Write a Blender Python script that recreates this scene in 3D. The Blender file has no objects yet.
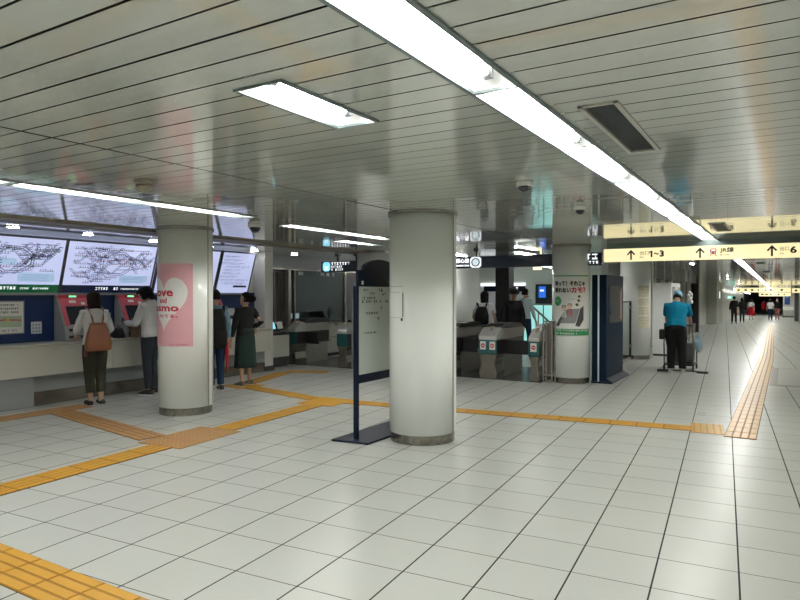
import bpy, bmesh, math, random
from mathutils import Vector, Matrix
S = bpy.context.scene
C = S.collection
R = math.radians
PI = math.pi
rnd = random.Random(7)
CEIL = 2.39
SLOPE = 0.0125
def drop(y):                       # the corridor descends gently beyond y = 18 m
    return -SLOPE * max(0.0, y - 18.0)

# ------------------------------------------------------------------ materials
MATS = {}
def mat(name, col, rough=.5, metal=0., spec=.5, emit=0., emit_col=None, coat=0., noise=.03, nscale=9., bump=0., bscale=60., alpha=1., trans=0., ior=1.5):
    if name in MATS: return MATS[name]
    m = bpy.data.materials.new(name); m.use_nodes = True
    nt = m.node_tree; b = nt.nodes['Principled BSDF']
    b.inputs['Base Color'].default_value = (*col, 1)
    b.inputs['Roughness'].default_value = rough
    b.inputs['Metallic'].default_value = metal
    b.inputs['Specular IOR Level'].default_value = spec
    b.inputs['IOR'].default_value = ior
    b.inputs['Coat Weight'].default_value = coat
    b.inputs['Coat Roughness'].default_value = .05
    b.inputs['Transmission Weight'].default_value = trans
    b.inputs['Alpha'].default_value = alpha
    if emit:
        b.inputs['Emission Color'].default_value = (*(emit_col or col), 1)
        b.inputs['Emission Strength'].default_value = emit
    tc = nt.nodes.new('ShaderNodeTexCoord')
    if noise:
        n = nt.nodes.new('ShaderNodeTexNoise'); n.inputs['Scale'].default_value = nscale; n.inputs['Detail'].default_value = 3
        nt.links.new(tc.outputs['Object'], n.inputs['Vector'])
        mr = nt.nodes.new('ShaderNodeMapRange'); mr.inputs['To Min'].default_value = 1 - noise * 2; mr.inputs['To Max'].default_value = 1 + noise * 2
        nt.links.new(n.outputs['Fac'], mr.inputs['Value'])
        mx = nt.nodes.new('ShaderNodeMix'); mx.data_type = 'RGBA'; mx.blend_type = 'MULTIPLY'; mx.inputs['Factor'].default_value = 1
        mx.inputs['A'].default_value = (*col, 1)
        nt.links.new(mr.outputs['Result'], mx.inputs['B'])
        nt.links.new(mx.outputs['Result'], b.inputs['Base Color'])
    if bump:
        n2 = nt.nodes.new('ShaderNodeTexNoise'); n2.inputs['Scale'].default_value = bscale; n2.inputs['Detail'].default_value = 2
        nt.links.new(tc.outputs['Object'], n2.inputs['Vector'])
        bp = nt.nodes.new('ShaderNodeBump'); bp.inputs['Strength'].default_value = bump; bp.inputs['Distance'].default_value = .01
        nt.links.new(n2.outputs['Fac'], bp.inputs['Height']); nt.links.new(bp.outputs['Normal'], b.inputs['Normal'])
    MATS[name] = m
    return m

def floor_material():
    m = bpy.data.materials.new('floor_tiles'); m.use_nodes = True
    nt = m.node_tree; b = nt.nodes['Principled BSDF']; L = nt.links.new
    def node(t, **k):
        n = nt.nodes.new(t)
        for a, v in k.items(): setattr(n, a, v)
        return n
    def math_(op, a, bb=None):
        n = node('ShaderNodeMath', operation=op)
        for i, v in enumerate((a, bb)):
            if v is None: continue
            if isinstance(v, (int, float)): n.inputs[i].default_value = v
            else: L(v, n.inputs[i])
        return n.outputs[0]
    geo = node('ShaderNodeNewGeometry')
    sub = node('ShaderNodeVectorMath', operation='SUBTRACT'); sub.inputs[1].default_value = (-.2194, 3.9987, 0)
    L(geo.outputs['Position'], sub.inputs[0])
    rot = node('ShaderNodeVectorRotate', rotation_type='Z_AXIS'); rot.inputs['Angle'].default_value = R(-4.225)
    L(sub.outputs[0], rot.inputs['Vector'])
    sc = node('ShaderNodeVectorMath', operation='SCALE'); sc.inputs['Scale'].default_value = 1 / .41758
    L(rot.outputs[0], sc.inputs[0])
    sx = node('ShaderNodeSeparateXYZ'); L(sc.outputs[0], sx.inputs[0])
    def line(o, w):
        f = math_('FRACT', math_('ADD', o, .5))
        d = math_('ABSOLUTE', math_('SUBTRACT', f, .5))
        return math_('LESS_THAN', d, w)
    la = line(sx.outputs['X'], .0115); lb = line(sx.outputs['Y'], .0085)
    fl = node('ShaderNodeVectorMath', operation='FLOOR'); L(sc.outputs[0], fl.inputs[0])
    wn = node('ShaderNodeTexWhiteNoise', noise_dimensions='2D'); L(fl.outputs[0], wn.inputs['Vector'])
    no = node('ShaderNodeTexNoise'); no.inputs['Scale'].default_value = 1.3; no.inputs['Detail'].default_value = 4
    L(geo.outputs['Position'], no.inputs['Vector'])
    v = math_('ADD', math_('MULTIPLY', wn.outputs['Value'], .05), math_('MULTIPLY', no.outputs['Fac'], .10))
    v = math_('ADD', v, .92)
    cm = node('ShaderNodeMix', data_type='RGBA', blend_type='MULTIPLY'); cm.inputs['Factor'].default_value = 1
    cm.inputs['A'].default_value = (.505, .52, .49, 1); L(v, cm.inputs['B'])
    g1 = node('ShaderNodeMix', data_type='RGBA'); g1.inputs['B'].default_value = (.105, .10, .09, 1)
    L(lb, g1.inputs['Factor']); L(cm.outputs['Result'], g1.inputs['A'])
    g2 = node('ShaderNodeMix', data_type='RGBA'); g2.inputs['B'].default_value = (.02, .019, .018, 1)
    L(la, g2.inputs['Factor']); L(g1.outputs['Result'], g2.inputs['A'])
    L(g2.outputs['Result'], b.inputs['Base Color'])
    L(math_('MAXIMUM', math_('MULTIPLY', math_('MAXIMUM', la, lb), .8), .285), b.inputs['Roughness'])
    b.inputs['Specular IOR Level'].default_value = .25
    return m

FLOOR = floor_material()
SLAT = mat('ceiling_slat_white', (.545, .57, .52), .09, coat=.7, noise=.01, nscale=.6)
DARKGAP = mat('dark_gap', (.03, .032, .03), .7)
WHITE = mat('pillar_white', (.84, .87, .84), .25, noise=.008, nscale=3)
PANELW = mat('panel_white', (.68, .68, .65), .35, noise=.01)
WALLG = mat('wall_grey', (.50, .50, .46), .35, noise=.02)
CREAM = mat('counter_cream', (.60, .60, .54), .35, noise=.015)
STEEL = mat('brushed_steel', (.27, .255, .225), .26, metal=.9, noise=.06, nscale=5)
BAND = mat('band_steel', (.25, .235, .205), .2, metal=.9, noise=.32, nscale=16)  # strong tone noise puts the steel's streaky reflections into the colour
STEELD = mat('dark_steel', (.33, .31, .28), .35, metal=.6, noise=.05)
GREYP = mat('grey_panel', (.30, .32, .33), .45, noise=.02)
NAVY = mat('navy_paint', (.004, .009, .024), .32, spec=.18, noise=.03)
BLUEW = mat('deep_blue_panel', (.007, .027, .105), .35, noise=.02)
BLACK = mat('black_plastic', (.012, .012, .014), .4)
BLACKM = mat('matt_black', (.015, .015, .016), .7)
DGREY = mat('dark_grey', (.06, .065, .065), .45)
BROWNT = mat('brown_trim', (.24, .215, .16), .5, noise=.04)
YEL = mat('tactile_yellow', (.55, .285, .02), .5, noise=.05, nscale=6)
YELW = mat('tactile_worn_yellow', (.50, .27, .03), .33, noise=.08, nscale=6)
TAN = mat('tactile_tan', (.42, .23, .085), .5, noise=.08, nscale=6)
GROOVE = {k: mat(k + '_groove', c, .55, noise=.05) for k, c in (('tactile_yellow', (.30, .15, .012)), ('tactile_worn_yellow', (.22, .11, .015)), ('tactile_tan', (.26, .14, .05)))}
GROUT = mat('tactile_joint', (.06, .045, .025), .8)
REFL = mat('lamp_reflector', (.88, .89, .88), .35, noise=0)
TUBE = mat('lamp_tube', (.95, .97, .95), .4, emit=74., emit_col=(1., .985, .94), noise=0)
FRAME = mat('lamp_frame', (.15, .19, .19), .4, metal=.2)
TUBEQ = mat('lamp_tube_dim', (.95, .97, .95), .4, emit=16., emit_col=(1., .985, .94), noise=0)  # tube with weaker glow, dimmed to cut spill and glare
TUBED = mat('lamp_tube_soft', (.95, .97, .95), .4, emit=40., emit_col=(1., .985, .94), noise=0)
DOWNL = mat('downlight_lens', (.9, .9, .9), .4, emit=28., emit_col=(1, .97, .92), noise=0)
LITY = mat('sign_lit_yellow', (.34, .30, .17), .5, emit=.74, emit_col=(1., .88, .50), spec=.2, noise=.02)
LITW = mat('sign_lit_white', (.5, .5, .5), .4, emit=.8, emit_col=(.92, .96, 1.), noise=0)
LITB = mat('sign_lit_blue', (.2, .6, .75), .4, emit=.8, emit_col=(.22, .68, .85), noise=0)
MAPW = mat('map_lit_panel', (.35, .37, .45), .35, emit=.55, emit_col=(.60, .66, 1.), noise=.01, nscale=3)
MAPC = [mat('print_' + n, c, .5, noise=0) for n, c in [('ink', (.05, .055, .13)), ('violet', (.16, .10, .36)), ('red', (.45, .06, .09)), ('sky', (.16, .36, .62)), ('green', (.10, .30, .16)), ('pale', (.45, .62, .85))]]
MAPC[5].node_tree.nodes['Principled BSDF'].inputs['Emission Color'].default_value = (.5, .7, 1., 1); MAPC[5].node_tree.nodes['Principled BSDF'].inputs['Emission Strength'].default_value = .35
MAPGREEN = mat('map_footer_green', (.01, .16, .06), .4, emit=.05, emit_col=(.02, .4, .14))
MAPNAVY = mat('map_footer_navy', (.01, .025, .10), .4)
RED = mat('machine_red', (.50, .035, .055), .35)
PINKR = mat('machine_pinkred', (.58, .10, .14), .35)
MSILV = mat('machine_grey', (.34, .35, .35), .4)
SCREEN = mat('dark_screen', (.02, .026, .03), .12, coat=.3)
GREENLED = mat('green_lamp', (.2, .9, .4), .4, emit=1., emit_col=(.2, 1., .45), noise=0)
TEAL = mat('gate_teal', (.01, .09, .095), .35)
GATEW = mat('gate_white_steel', (.55, .56, .54), .25, metal=.3)
STICKR = mat('sticker_red', (.55, .03, .03), .5)
INK = mat('ink_black', (.012, .012, .012), .5, noise=0)
INKG = mat('ink_grey', (.30, .29, .22), .5, noise=0)
INKR = mat('ink_red', (.55, .03, .07), .5, noise=0)
PINK = mat('poster_pink', (.72, .38, .43), .4, noise=.01)
PAPER = mat('paper_white', (.76, .76, .74), .45, noise=.01)
NOTICEY = mat('notice_yellow', (.66, .63, .48), .5, noise=.05)
GREENP = mat('poster_green', (.03, .26, .09), .4)
GREYINK = mat('poster_grey', (.25, .26, .26), .5)
YELP = mat('poster_yellow', (.75, .55, .05), .5)
KNAVY = mat('kiosk_navy', (.006, .016, .032), .38, spec=.3, ior=1.12, noise=.01)
GLASS = mat('clear_glass', (.92, .97, .95), .02, trans=1., ior=1.05, noise=0, alpha=1.)
GLASSD = mat('tinted_glass', (.55, .63, .60), .03, trans=1., ior=1.12, noise=0)
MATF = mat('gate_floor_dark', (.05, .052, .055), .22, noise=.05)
TEALG = mat('glowing_teal_glass', (.3, .7, .68), .3, emit=.45, emit_col=(.45, .95, .9))  # brightness of the balustrade glass put in as emission

# ------------------------------------------------------------------ mesh builder
class MB:
    def __init__(s): s.bm = bmesh.new(); s.T = Matrix()
    def v(s, p): return s.bm.verts.new(s.T @ Vector(p))
    def face(s, vs, m=0):
        try: f = s.bm.faces.new(vs); f.material_index = m; return f
        except ValueError: return None
    def quad(s, pts, m=0): return s.face([s.v(p) for p in pts], m)
    def box(s, c, d, m=0, rot=None):
        c = Vector(c); h = Vector(d) / 2
        M = rot or Matrix.Identity(3)
        P = [s.v(c + M @ Vector((sx * h.x, sy * h.y, sz * h.z))) for sx in (-1, 1) for sy in (-1, 1) for sz in (-1, 1)]
        for q in ((0, 1, 3, 2), (4, 6, 7, 5), (0, 4, 5, 1), (2, 3, 7, 6), (0, 2, 6, 4), (1, 5, 7, 3)): s.face([P[i] for i in q], m)
        return s
    def bb(s, x0, x1, y0, y1, z0, z1, m=0):
        return s.box(((x0 + x1) / 2, (y0 + y1) / 2, (z0 + z1) / 2), (x1 - x0, y1 - y0, z1 - z0), m)
    def rings(s, rr, m=0, cap=True, closed=True):
        V = [[s.v(p) for p in r] for r in rr]; n = len(V[0])
        for a, b in zip(V, V[1:]):
            for i in range(n if closed else n - 1): s.face([a[i], a[(i + 1) % n], b[(i + 1) % n], b[i]], m)
        if cap: s.face(V[0][::-1], m); s.face(V[-1], m)
        return s
    def prism(s, prof, axis, lo, hi, m=0):       # prof: 2-D outline, extruded along axis 0/1/2
        def P(a, b, t): return {0: (t, a, b), 1: (a, t, b), 2: (a, b, t)}[axis]
        return s.rings([[P(a, b, lo) for a, b in prof], [P(a, b, hi) for a, b in prof]], m)
    def tube(s, pts, r, n=10, m=0, flat=1., ref=(0, 0, 1)):
        pts = [Vector(p) for p in pts]; k = len(pts)
        if not isinstance(r, (list, tuple)): r = [r] * k
        rr = []
        for i, p in enumerate(pts):
            t = (pts[min(i + 1, k - 1)] - pts[max(i - 1, 0)]).normalized()
            rf = Vector(ref)
            if abs(t.dot(rf)) > .9: rf = Vector((0, 1, 0))
            u = t.cross(rf).normalized(); w = u.cross(t).normalized()
            ru = r[i]; rv = r[i]
            if isinstance(ru, (list, tuple)): ru, rv = ru
            rr.append([p + u * (ru * math.cos(2 * PI * j / n)) + w * (rv * flat * math.sin(2 * PI * j / n)) for j in range(n)])
        return s.rings(rr, m)
    def cyl(s, c, r, h, n=24, m=0, r2=None):
        c = Vector(c); r2 = r if r2 is None else r2
        return s.rings([[c + Vector((q * math.cos(2 * PI * j / n), q * math.sin(2 * PI * j / n), z)) for j in range(n)] for q, z in ((r, 0), (r2, h))], m)
    def ball(s, c, r, n=12, k=7, m=0):
        c = Vector(c); r = Vector(r) if not isinstance(r, (int, float)) else Vector((r, r, r)); rr = []
        for i in range(k):
            a = -PI / 2 + PI * (i + .5) / k
            rr.append([c + Vector((r.x * math.cos(a) * math.cos(2 * PI * j / n), r.y * math.cos(a) * math.sin(2 * PI * j / n), r.z * math.sin(a) / math.sin(PI / 2 - PI / 2 / k))) for j in range(n)])
        return s.rings(rr, m)
    def mesh(s, name):
        bmesh.ops.recalc_face_normals(s.bm, faces=s.bm.faces[:])
        me = bpy.data.meshes.new(name); s.bm.to_mesh(me); s.bm.free(); return me
    def obj(s, name, mats, parent=None, smooth=False, bevel=0., flipok=True):
        me = s.mesh(name)
        for m in (mats if isinstance(mats, (list, tuple)) else [mats]): me.materials.append(m)
        if smooth:
            for p in me.polygons: p.use_smooth = True
        o = bpy.data.objects.new(name, me); C.objects.link(o)
        if parent: o.parent = parent
        if bevel:
            b = o.modifiers.new('bevel', 'BEVEL'); b.width = bevel; b.segments = 2; b.limit_method = 'ANGLE'
        return o

def tag(o, label, cat, group=None):
    o['label'] = label; o['category'] = cat
    if group: o['group'] = group
    return o
def thing(name, label, cat, loc=(0, 0, 0), rz=0., group=None, rx=0.):
    o = bpy.data.objects.new(name, None); C.objects.link(o); o.location = loc; o.rotation_euler = (rx, 0, rz); o.empty_display_size = .1
    return tag(o, label, cat, group)
def struct(o):
    o['kind'] = 'structure'; return o
def dup(root, loc=None, rz=None, label=None, group=None, rx=None):
    r = root.copy(); C.objects.link(r)
    if loc is not None: r.location = loc
    if rz is not None: r.rotation_euler = (0, 0, rz)
    if rx is not None: r.rotation_euler[0] = rx
    if label: r['label'] = label
    if group: r['group'] = group
    for ch in list(root.children):
        c = ch.copy(); C.objects.link(c); c.parent = r
        for g in list(ch.children):
            d = g.copy(); C.objects.link(d); d.parent = c
    return r

TXT = {}
def text_geo(s):
    if s not in TXT:
        cu = bpy.data.curves.new('t', 'FONT'); cu.body = s; cu.size = 1.; cu.resolution_u = 3; cu.offset = .012
        o = bpy.data.objects.new('t', cu); C.objects.link(o)
        dg = bpy.context.evaluated_depsgraph_get()
        me = o.evaluated_get(dg).to_mesh()
        vs = [(v.co.x, v.co.y) for v in me.vertices]; fs = [tuple(p.vertices) for p in me.polygons]
        o.evaluated_get(dg).to_mesh_clear(); bpy.data.objects.remove(o); bpy.data.curves.remove(cu)
        TXT[s] = (vs, fs)
    return TXT[s]
def text(mb, s, u0, v0, h, fn, m=0, w=None, bold=0.):
    """glyphs with lower left corner (u0, v0), height h, width w, mapped into space by fn(u, v)"""
    vs, fs = text_geo(s)
    if not vs: return
    x0 = min(a for a, b in vs); x1 = max(a for a, b in vs); y0 = min(b for a, b in vs); y1 = max(b for a, b in vs)
    ky = h / (y1 - y0); kx = (w / (x1 - x0)) if w else ky
    for dx, dy in ((0, 0), (bold, 0), (0, bold)) if bold else ((0, 0),):
        V = [mb.v(fn(u0 + (a - x0) * kx + dx, v0 + (b - y0) * ky + dy)) for a, b in vs]
        for f in fs: mb.face([V[i] for i in f], m)
def rect(mb, u0, u1, v0, v1, fn, m=0, n=1):
    for i in range(n):
        a = u0 + (u1 - u0) * i / n; b = u0 + (u1 - u0) * (i + 1) / n
        mb.quad([fn(a, v0), fn(b, v0), fn(b, v1), fn(a, v1)], m)
def clip(pts, c, keep_right):
    out = []
    for (a, b), (c2, d) in zip(pts, pts[1:] + pts[:1]):
        ia = (a >= c) == keep_right or a == c; ib = (c2 >= c) == keep_right or c2 == c
        if ia: out.append((a, b))
        if ia != ib: t = (c - a) / (c2 - a); out.append((c, b + (d - b) * t))
    return out
def poly(mb, pts, fn, m=0):
    if getattr(fn, 'curved', False):                     # slice into narrow upright strips so the print follows the pillar
        u0, u1 = min(p[0] for p in pts), max(p[0] for p in pts); n = max(1, math.ceil((u1 - u0) / .02))
        for i in range(n):
            a, b = u0 + (u1 - u0) * i / n, u0 + (u1 - u0) * (i + 1) / n
            q = clip(clip(list(pts), a, True), b, False)
            if len(q) > 2: mb.face([mb.v(fn(*p)) for p in q], m)
        return
    mb.face([mb.v(fn(*p)) for p in pts], m)
def disc(mb, u, v, ru, rv, fn, m=0, n=20): poly(mb, [(u + ru * math.cos(2 * PI * i / n), v + rv * math.sin(2 * PI * i / n)) for i in range(n)], fn, m)
def stroke(mb, pts, w, fn, m=0):
    for (a, b), (c, d) in zip(pts, pts[1:]):
        l = math.hypot(c - a, d - b) or 1; nx, ny = -(d - b) / l * w / 2, (c - a) / l * w / 2
        ex, ey = (c - a) / l * w * .3, (d - b) / l * w * .3
        poly(mb, [(a + nx - ex, b + ny - ey), (c + nx + ex, d + ny + ey), (c - nx + ex, d - ny + ey), (a - nx - ex, b - ny - ey)], fn, m)
def marks(mb, u0, u1, v, h, fn, m=0, pitch=None, fill=.75, seed=0):      # a line of writing too small to read
    q = random.Random(seed); p = pitch or h * 1.05; u = u0
    while u + p * fill < u1:
        k = q.random()
        if k > .12:
            t = h * .2
            w = p * fill
            rect(mb, u, u + w, v + h * .78, v + h * .78 + t, fn, m)
            rect(mb, u + w * (.1 + .5 * q.random()), u + w * .65 + t * .3, v, v + h, fn, m)
            if k > .4: rect(mb, u, u + w, v + h * .35 * q.random(), v + h * .35 * q.random() + t, fn, m)
        u += p

# ------------------------------------------------------------------ the setting
m = MB()
m.quad([(-12.2, -9, 0), (.75, -9, 0), (.75, 18, 0), (-12.2, 18, 0)])
m.quad([(-12.2, 18, 0), (-4.4, 18, 0), (-4.4, 24, 0), (-12.2, 24, 0)])
m.quad([(-4.4, 18, 0), (.75, 18, 0), (.75, 100, drop(100)), (-4.4, 100, drop(100))])
struct(m.obj('floor', FLOOR))

LX0, LX1 = -1.125, -.925                     # the long light line
holes = [(LX0, LX1, -8.0, 95.0), (-1.945, -1.70, 1.90, 2.60), (-5.14, -4.94, -8.0, 5.15), (-5.33, -5.13, 5.87, 8.48),
         (-6.15, -5.95, 8.1, 9.25), (-3.3, -3.1, -2.47, .07), (-3.3, -3.1, -5.17, -2.63), (-3.3, -3.1, -7.77, -5.23), (-.805, -.635, 2.87, 3.96), (-.805, -.635, 8.45, 9.55)]
def ceiling(name, x0, x1, y0, y1, sloped=False, seams=()):
    m = MB(); P = .162; G = .011
    xs = sorted({x0, x1} | {h for H in holes for h in H[:2] if x0 < h < x1} | {s for q in seams for s in q})
    ys = []; k = math.ceil((y0 - .028) / P); y = y0
    kk = k; e = .028 + kk * P
    cuts = [(y0, 's')]
    while e < y1:
        cuts.append((e, 'g')); cuts.append((min(e + G, y1), 's')); e += P
    cuts.append((y1, 'e'))
    hy = sorted({h for H in holes for h in H[2:]})
    q = random.Random(3)
    for (a, t), (b, _) in zip(cuts, cuts[1:]):
        if b - a < 1e-6: continue
        sub = [a] + [h for h in hy if a < h < b] + [b]
        ja, jb = (q.uniform(-.0006, .0006), q.uniform(-.0006, .0006)) if t == 's' else (0, 0)
        for ya, yb in zip(sub, sub[1:]):
            for xa, xb in zip(xs, xs[1:]):
                cx, cy = (xa + xb) / 2, (ya + yb) / 2
                if any(H[0] < cx < H[1] and H[2] < cy < H[3] for H in holes): continue
                za = zb = CEIL
                if sloped: za += drop(ya); zb += drop(yb)
                dark = t == 'g' or any(s[0] < cx < s[1] for s in seams)
                if dark:
                    m.quad([(xa, ya, za + .01), (xb, ya, za + .01), (xb, yb, zb + .01), (xa, yb, zb + .01)], 1)
                else:
                    fa = ja + (jb - ja) * (ya - a) / (b - a); fb = ja + (jb - ja) * (yb - a) / (b - a)
                    m.quad([(xa, ya, za + fa), (xb, ya, za + fa), (xb, yb, zb + fb), (xa, yb, zb + fb)], 0)
    return struct(m.obj(name, [SLAT, DARKGAP]))
ceiling('ceiling', -12.2, .75, -9, 18, seams=((-3.402, -3.380),))
ceiling('ceiling_corridor', -4.4, .75, 18, 100, True)
m = MB(); m.quad([(-12.2, 18, CEIL), (-4.4, 18, CEIL), (-4.4, 24, CEIL), (-12.2, 24, CEIL)])
struct(m.obj('ceiling_hall', SLAT))
struct(MB().bb(-12.4, .95, -9, 18, 2.60, 2.66).bb(-12.4, -4.4, 18, 24, 2.60, 2.66).obj('ceiling_upper', DARKGAP))

struct(MB().bb(.75, .95, -9, 10, -.7, 2.6).obj('wall_right', PANELW))
struct(MB().bb(.75, .95, 10, 55, -.7, 2.6).obj('wall_right_middle', mat('wall_dark_stone', (.16, .155, .14), .3, noise=.06)))
struct(MB().bb(-12.4, .95, -9.2, -9, 0, 2.6).obj('wall_back', PANELW))
m = MB(); m.bb(-9.35, -9.15, -9, 9.46, 0, .86).bb(-9.35, -9.15, -9, 9.46, .86, 1.57, 1).bb(-9.35, -9.15, -9, 9.46, 1.57, 2.39)
struct(m.obj('wall_left', [PANELW, BLUEW]))
struct(MB().bb(-9.35, -8.87, 9.46, 9.70, 0, CEIL).obj('wall_pier', PANELW, bevel=.008))
struct(MB().bb(-9.36, -8.855, 9.445, 9.715, 0, .10).obj('baseboard_pier', DGREY))
# slightly lower brown ceiling trim with a slot above the ticket machines
m = MB(); m.bb(-7.72, -7.2, -9, 11.2, 2.365, 2.389); m.bb(-7.48, -7.455, -9, 11.2, 2.362, 2.366, 1)
struct(m.obj('trim_1', [BROWNT, BLACK]))

# hall behind the gates
m = MB()
m.bb(-12.4, -3.4, 20, 20.2, 0, CEIL)
struct(m.obj('wall_hall', mat('hall_wall', (.62, .66, .60), .3)))
struct(MB().bb(-12.4, -12.2, 9.46, 20, 0, CEIL).obj('wall_office', DGREY))
struct(MB().bb(-12.2, -9.7, 13.8, 13.9, 0, CEIL).obj('wall_office_side', GREYP))
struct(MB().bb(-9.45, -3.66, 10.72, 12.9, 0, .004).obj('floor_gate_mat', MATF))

# corridor walls
m = MB()
m.bb(-3.62, -3.42, 19, 31, -.2, .25).bb(-3.62, -3.42, 19, 31, 2.0, CEIL)
struct(m.obj('wall_corridor_left', DGREY))
struct(MB().bb(-3.54, -3.52, 19, 31, .2, 2.02).obj('window_1', GLASSD))
m = MB()
for y in (19.05, 20.6, 22.2, 23.8, 25.4, 27, 28.6): m.bb(-3.58, -3.40, y, y + .09, -.15, CEIL)
struct(m.obj('trim_2', PANELW))
struct(MB().bb(-3.64, -3.33, 31.0, 31.4, -.25, CEIL).obj('trim_3', BLACK))
struct(MB().bb(-4.4, -4.2, 18, 100, drop(100), CEIL).obj('wall_corridor_far_left', WALLG))
struct(MB().bb(-4.2, -3.62, 43, 47, drop(47), CEIL).obj('wall_corridor_pier', mat('pier_grey', (.33, .33, .29), .4)))
struct(MB().bb(.5, .75, 54, 56, drop(56), CEIL).obj('wall_right_pier', DGREY))
struct(MB().bb(-.28, .95, 67, 69, drop(69), CEIL).obj('wall_corridor_block', WALLG))
struct(MB().bb(-4.4, .95, 99.8, 100, drop(100) - .1, CEIL).obj('wall_corridor_end', DGREY))
struct(MB().bb(.75, .95, 55, 100, drop(100), CEIL).obj('wall_right_far', WALLG))

# ------------------------------------------------------------------ lamps
def trough(label, L, W, n, loc, rx=0., group=None, tube_r=.016):
    t = thing('ceiling_light', label, 'ceiling light', loc, 0, group, rx)
    h = .085; w2 = W / 2 - .008; wt = W / 2 * .45; l2 = L / 2 - .006
    m = MB()
    A = [(-w2, 0), (-wt, h), (wt, h), (w2, 0)]
    for (xa, za), (xb, zb) in zip(A, A[1:]): m.quad([(xa, -l2, za), (xb, -l2, zb), (xb, l2, zb), (xa, l2, za)])
    for y in (-l2, l2): m.quad([(x, y, z) for x, z in A])
    for x in range(1, n): yy = -l2 + 2 * l2 * x / n; m.quad([(-w2 * .9, yy, .012), (-wt, yy, h * .9), (wt, yy, h * .9), (w2 * .9, yy, .012)])
    m.obj('reflector', REFL, t)
    m = MB()
    for s in (-1, 1):
        m.box((s * (W / 2 + .004), 0, -.004), (.020, L, .012)); m.box((0, s * (L / 2 - .004), -.004), (W, .010, .012))
    m.obj('frame', FRAME, t)
    for i in range(n):
        y0 = -l2 + 2 * l2 * i / n; y1 = -l2 + 2 * l2 * (i + 1) / n
        MB().tube([(0, y0 + .10, .038), (0, y1 - .10, .038)], tube_r, 8).obj('fluorescent_tube', TUBE, t)
        for y, d in ((y0 + .07, 1), (y1 - .07, -1)): MB().box((0, y, .05), (.036, .022, .06)).tube([(0, y, .038), (0, y + d * .035, .038)], .0175, 8).obj('lamp_holder', GREYP, t)
    return t
lab = ['nearest', 'second nearest', 'third', 'fourth', 'fifth', 'sixth', 'seventh', 'eighth', 'ninth', 'tenth']
P0 = 2.45
proto = trough('long white fluorescent trough at top of photo, nearest of the bright corridor line', 2.54, .2, 2, (-1.025, P0 - 1.27, CEIL), group='corridor light line')
for k in range(1, 30):
    y = P0 + 2.54 * k - 1.27
    l = lab[k] if k < 10 else None
    dup(proto, (-1.025, y, CEIL + drop(y)), label=(f'bright fluorescent trough over the corridor, {l} along the main line' if l else 'small bright fluorescent trough far down the corridor, in the main line'), group='corridor light line', rx=-math.atan(SLOPE) if y > 18 else 0.)
for o in [o for o in C.objects if o.parent is None and o.name.startswith('ceiling_light') and 10.5 < o.location.y < 12]:
    for c in o.children:
        if c.name.startswith('fluorescent_tube'):
            c.data = c.data.copy(); c.data.materials[0] = TUBEQ  # dimmer tube here, so less light spills onto the yellow sign
for k in range(1, 4):
    dup(proto, (-1.025, P0 - 1.27 - 2.54 * k, CEIL), label='fluorescent trough of the corridor line behind the viewer', group='corridor light line')
trough('short single fluorescent light alone in the ceiling left of the main light line', .70, .235, 1, (-1.8225, 2.25, CEIL))
pl = trough('long fluorescent line above the queue, right end beside pillar with pink poster', 2.5, .2, 2, (-5.04, 3.89, CEIL), group='left light line')
dup(pl, (-5.04, 1.37, CEIL), label='fluorescent line at left edge, only its end in view', group='left light line')
for k in (1, 2): dup(pl, (-5.04, 1.37 - 2.52 * k, CEIL), label='fluorescent trough of the left line out of view to the left', group='left light line')
dup(pl, (-5.23, 7.17, CEIL), label='fluorescent light line in front of the navy arched sign, left of the front pillar')
trough('short fluorescent light beyond the longer line, above the blue hanging sign at left', 1.15, .2, 1, (-6.05, 8.675, CEIL))
for x, y in ((-3.2, -1.2), (-3.2, -3.9), (-3.2, -6.5)):  # added lamps out of view, to light the near sides of the pillars
    holes_behind = dup(proto, (x, y, CEIL), label='fluorescent trough of the concourse behind the viewer', group='added fill lamps behind the viewer')
# lamps inside the hall behind the gates and along the side of the far corridor
def surface_lamp(label, loc, L, group=None, rx=0.):
    t = thing('batten_light', label, 'ceiling light', loc, 0, group, rx)
    MB().box((0, 0, -.02), (.16, L, .04)).obj('housing', GATEW, t)
    MB().tube([(0, -L / 2 + .03, -.05), (0, L / 2 - .03, -.05)], .02, 8).obj('fluorescent_tube', TUBED, t)
    return t
def dimmed(t, mt):
    for c in t.children:
        if c.name.startswith('fluorescent'): c.data.materials[0] = mt
    return t
hl = surface_lamp('white batten light on the ceiling of the hall behind the ticket gates', (-4.45, 12.2, CEIL), 1.2, 'hall lights')
dup(hl, (-11.2, 12.4, CEIL), label='added batten light to brighten the staffed office', group='hall lights')  # added lamp, lifts the dark office behind its window
for p in ((-4.45, 15.2), (-6.6, 13.4), (-8.3, 15.0), (-8.4, 18.2), (-6.0, 18.0)):
    dup(hl, (*p, CEIL), group='hall lights')
pl2 = surface_lamp('small light at left side of the corridor ceiling beyond the yellow sign', (-2.15, 18.5, CEIL), .6, 'corridor side lights')
for y in (30.5, 38): dup(pl2, (-2.15, y, CEIL + drop(y)), group='corridor side lights', rx=-math.atan(SLOPE))
dimmed(pl2, TUBEQ)
ps = surface_lamp('thin light line along the left side of the far corridor', (-3.55, 58, CEIL + drop(58)), 2.4, 'far side light line', -math.atan(SLOPE))
dimmed(ps, TUBEQ)
for k in range(1, 10): dup(ps, (-3.55, 58 + 2.6 * k, CEIL + drop(58 + 2.6 * k)), group='far side light line')
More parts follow.
